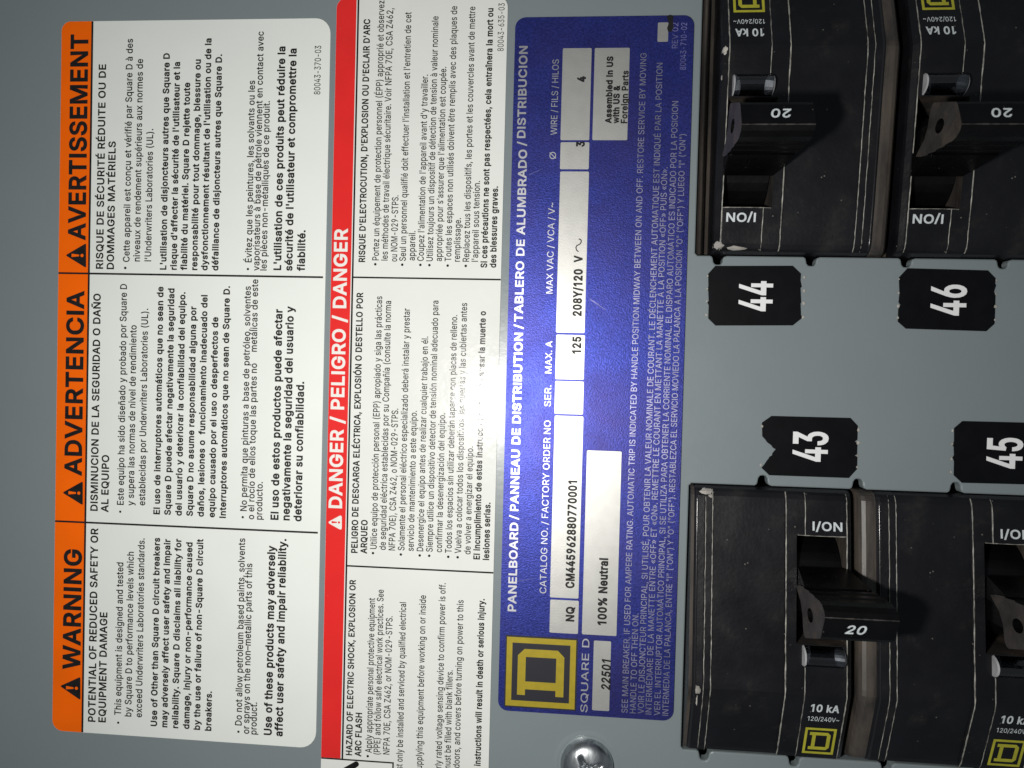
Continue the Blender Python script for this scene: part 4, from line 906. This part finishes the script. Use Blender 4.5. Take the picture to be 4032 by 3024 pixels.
GRP = "black circuit breakers in the cover's openings"
br = root("circuit_breaker", "black 20 amp breaker beside the 45 sticker, cut off by the right edge", "circuit breaker", 34.80, LO0, 0, GRP)
body_mesh().build("body", [PLASTIC, DUSTY], br)
beads().build("worn_lit_edge", [WORN_LIT, EDGE], br, True)
hd = handle_mesh().build("handle", [LEVER, LEVERSIDE], br)
mb = MB()
def put20(x, y, k):
    t = 10.55 - y * .93
    zt = 13.1 + (12.35 - 13.1) * (t - 9.35) / (11.0 - 9.35)
    return (12.85 + x, -t, zt + .02 + (k % 9) * .0012)
text_mesh(mb, "20", 1.62, .93, .19, put20, 0, .18)
mb.build("rating_mark", PALE, hd)
window_mesh().build("trip_window", [CLEAR, FROST, DULL, GLINT_RAMP], br)
mb = MB()
btext(mb, "I/ON", 13.15, 16.0, 3.95, .88, .20)
btext(mb, "10 kA", 13.2, 15.9, 21.5, .86, .20)
btext(mb, "120/240V~", 13.05, 16.05, 22.55, .50, .14)
mb.build("lettering", PALE, br)
mb = MB()
badge(1, 0, 0, 1, lambda x, y, zz: (13.0 + 3.0 * x, -(23.35 + 3.05 * y), hz(14, 23.35 + 3.05 * y) + .018 + zz), mb, backing=False)
mb.build("badge", [DYELLOW, LOGOBLACK], br)

def copy_tree(o, parent=None):
    c = o.copy(); COL.objects.link(c)
    if parent: c.parent = parent
    for ch in [x for x in kids.get(o.name, [])]: copy_tree(ch, c)
    return c
kids = {}
for o in list(COL.objects):
    if o.parent: kids.setdefault(o.parent.name, []).append(o)
for a0, b0, rot, lab in ((36.99, UP0, math.pi, "black 20 amp breaker beside the 44 sticker, its markings upside down"),
                         (54.72, UP0, math.pi, "black 20 amp breaker beside the 46 sticker, its markings upside down"),
                         (17.12, LO0, 0.0, "black 20 amp breaker beside the torn 43 sticker, white paint spot on its corner")):
    c = copy_tree(br)
    c.matrix_world = M @ Matrix.Translation((a0 * MM, b0 * MM, 0)) @ Matrix.Rotation(rot, 4, 'Z')
    c['label'] = lab
    if '44' in lab: br44 = c
    if '43' in lab:
        br43 = c
        clipped = body_mesh(1.40).build("body", [PLASTIC, DUSTY])   # its ridge ends against the cover
        for ch in COL.objects:
            if ch.parent == c and ch.name.startswith('body'): ch.data = clipped.data
        bpy.data.objects.remove(clipped)

def flecks(parent, spots, seed):
    mb = MB(); rs = random.Random(seed)
    for s, t, rs_, rt in spots:
        n = 14
        ring = [(s + rs_ * rs.uniform(.6, 1.15) * math.cos(i * 2 * math.pi / n), t + rt * rs.uniform(.6, 1.15) * math.sin(i * 2 * math.pi / n)) for i in range(n)]
        vs = [(s, -t, hz(s, t) + .10)] + [(p, -r, hz(p, r) + .015) for p, r in ring] + [(s + (p - s) * .6, -(t + (r - t) * .6), hz(s + (p - s) * .6, t + (r - t) * .6) + .08) for p, r in ring]
        mb.add(vs, [(0, 1 + n + i, 1 + n + (i + 1) % n) for i in range(n)] + [(1 + n + i, 1 + i, 1 + (i + 1) % n, 1 + n + (i + 1) % n) for i in range(n)])
    mb.build("paint_fleck", FLECK, parent)
flecks(br43, [(2.25, 19.9, .36, .55), (2.9, .55, .75, .30), (3.3, 1.0, .3, .2), (2.3, 21.2, .10, .7)], 5)
flecks(br44, [(16.85, 19.4, .26, .45), (16.6, .8, .55, .42), (14.9, .55, 1.0, .22), (17.0, 16.9, .06, .3)], 9)

mb = MB()
n = 8; pr = [(18.40 + .80 * k / n, -.9 + .75 * math.sin(math.pi * k / n) ** .7) for k in range(n + 1)]
mb.add([(a, UP0 + .1, z) for a, z in pr] + [(a, UP0 + 27.4, z) for a, z in pr] + [(a, UP0 + .1, -8) for a, z in pr], [(i, i + 1, i + 1 + n + 1, i + n + 1) for i in range(n)] + [(i, i + 1, i + 2 * n + 3, i + 2 * n + 2) for i in range(n)])
o = mb.build("filler_strip", DUSTY, None, True)
o['label'] = "narrow dusty brown filler strip squeezed between the cover's edge and the 44 breaker"; o['category'] = "filler strip"

# ------------------------------------------------------------------ cover screw
sa, sb = P(2310, 3008)
sc = root("cover_screw", "shiny zinc pan head screw below the nameplate, cut off by the bottom edge", "screw", sa, sb)
mb = MB()
RH, HH, nr, ns = 2.72, 1.75, 14, 64
rings = [(RH, -.05), (RH + .02, .25)] + [(RH * math.cos(math.pi / 2 * (k / nr) ** 1.25), .25 + (HH - .25) * math.sin(math.pi / 2 * (k / nr) ** .95)) for k in range(1, nr)]
def cross(x, y):
    """depth of the cross recess"""
    r = math.hypot(x, y)
    if r > 1.5: return 0.0
    w = .30 * (1 - .35 * r / 1.5)
    d = min(abs(x), abs(y))
    return 1.05 * max(0.0, min(1.0, (w - d) / .10)) * (1 - .55 * r / 1.5)
vs, fs = [], []
ang = math.radians(28)
for j, (r, z_) in enumerate(rings):
    for i in range(ns):
        t = 2 * math.pi * i / ns; vs.append((r * math.cos(t), r * math.sin(t), z_))
for j in range(len(rings) - 1):
    for i in range(ns): fs.append((j * ns + i, j * ns + (i + 1) % ns, (j + 1) * ns + (i + 1) % ns, (j + 1) * ns + i))
mb.add(vs, fs)
# crown as a fine grid so that the recess is real
rin = rings[-1][0]; zin = rings[-1][1]
last = [(len(rings) - 1) * ns + i for i in range(ns)]
ring_r = [rin * k / 22 for k in range(21, 0, -1)]
prev = last
for r in ring_r:
    k0 = len(mb.v)
    for i in range(ns):
        t = 2 * math.pi * i / ns; x, y = r * math.cos(t), r * math.sin(t)
        mb.v.append((x, y, HH - (HH - zin) * (r / rin) ** 2))
    cur = [k0 + i for i in range(ns)]
    for i in range(ns): mb.f.append((prev[i], prev[(i + 1) % ns], cur[(i + 1) % ns], cur[i])); mb.mi.append(0)
    prev = cur
mb.v.append((0, 0, HH)); c = len(mb.v) - 1
for i in range(ns): mb.f.append((prev[i], prev[(i + 1) % ns], c)); mb.mi.append(0)
for i, (x, y, z_) in enumerate(mb.v):
    ca, sn = math.cos(ang), math.sin(ang)
    mb.v[i] = (x, y, z_ - cross(x * ca + y * sn, -x * sn + y * ca))
mb.build("head", ZINC, sc, True)
mb = MB()
prof = [(2.2, -.3), (2.95, .02), (3.05, .05), (3.25, .035), (3.5, .002)]
vs = [(r * math.cos(2 * math.pi * i / ns), r * math.sin(2 * math.pi * i / ns), z_) for r, z_ in prof for i in range(ns)]
mb.add(vs, [(j * ns + (i + 1) % ns, j * ns + i, (j + 1) * ns + i, (j + 1) * ns + (i + 1) % ns) for j in range(len(prof) - 1) for i in range(ns)])
mb.build("pressed_rim", PAINT, sc, True)
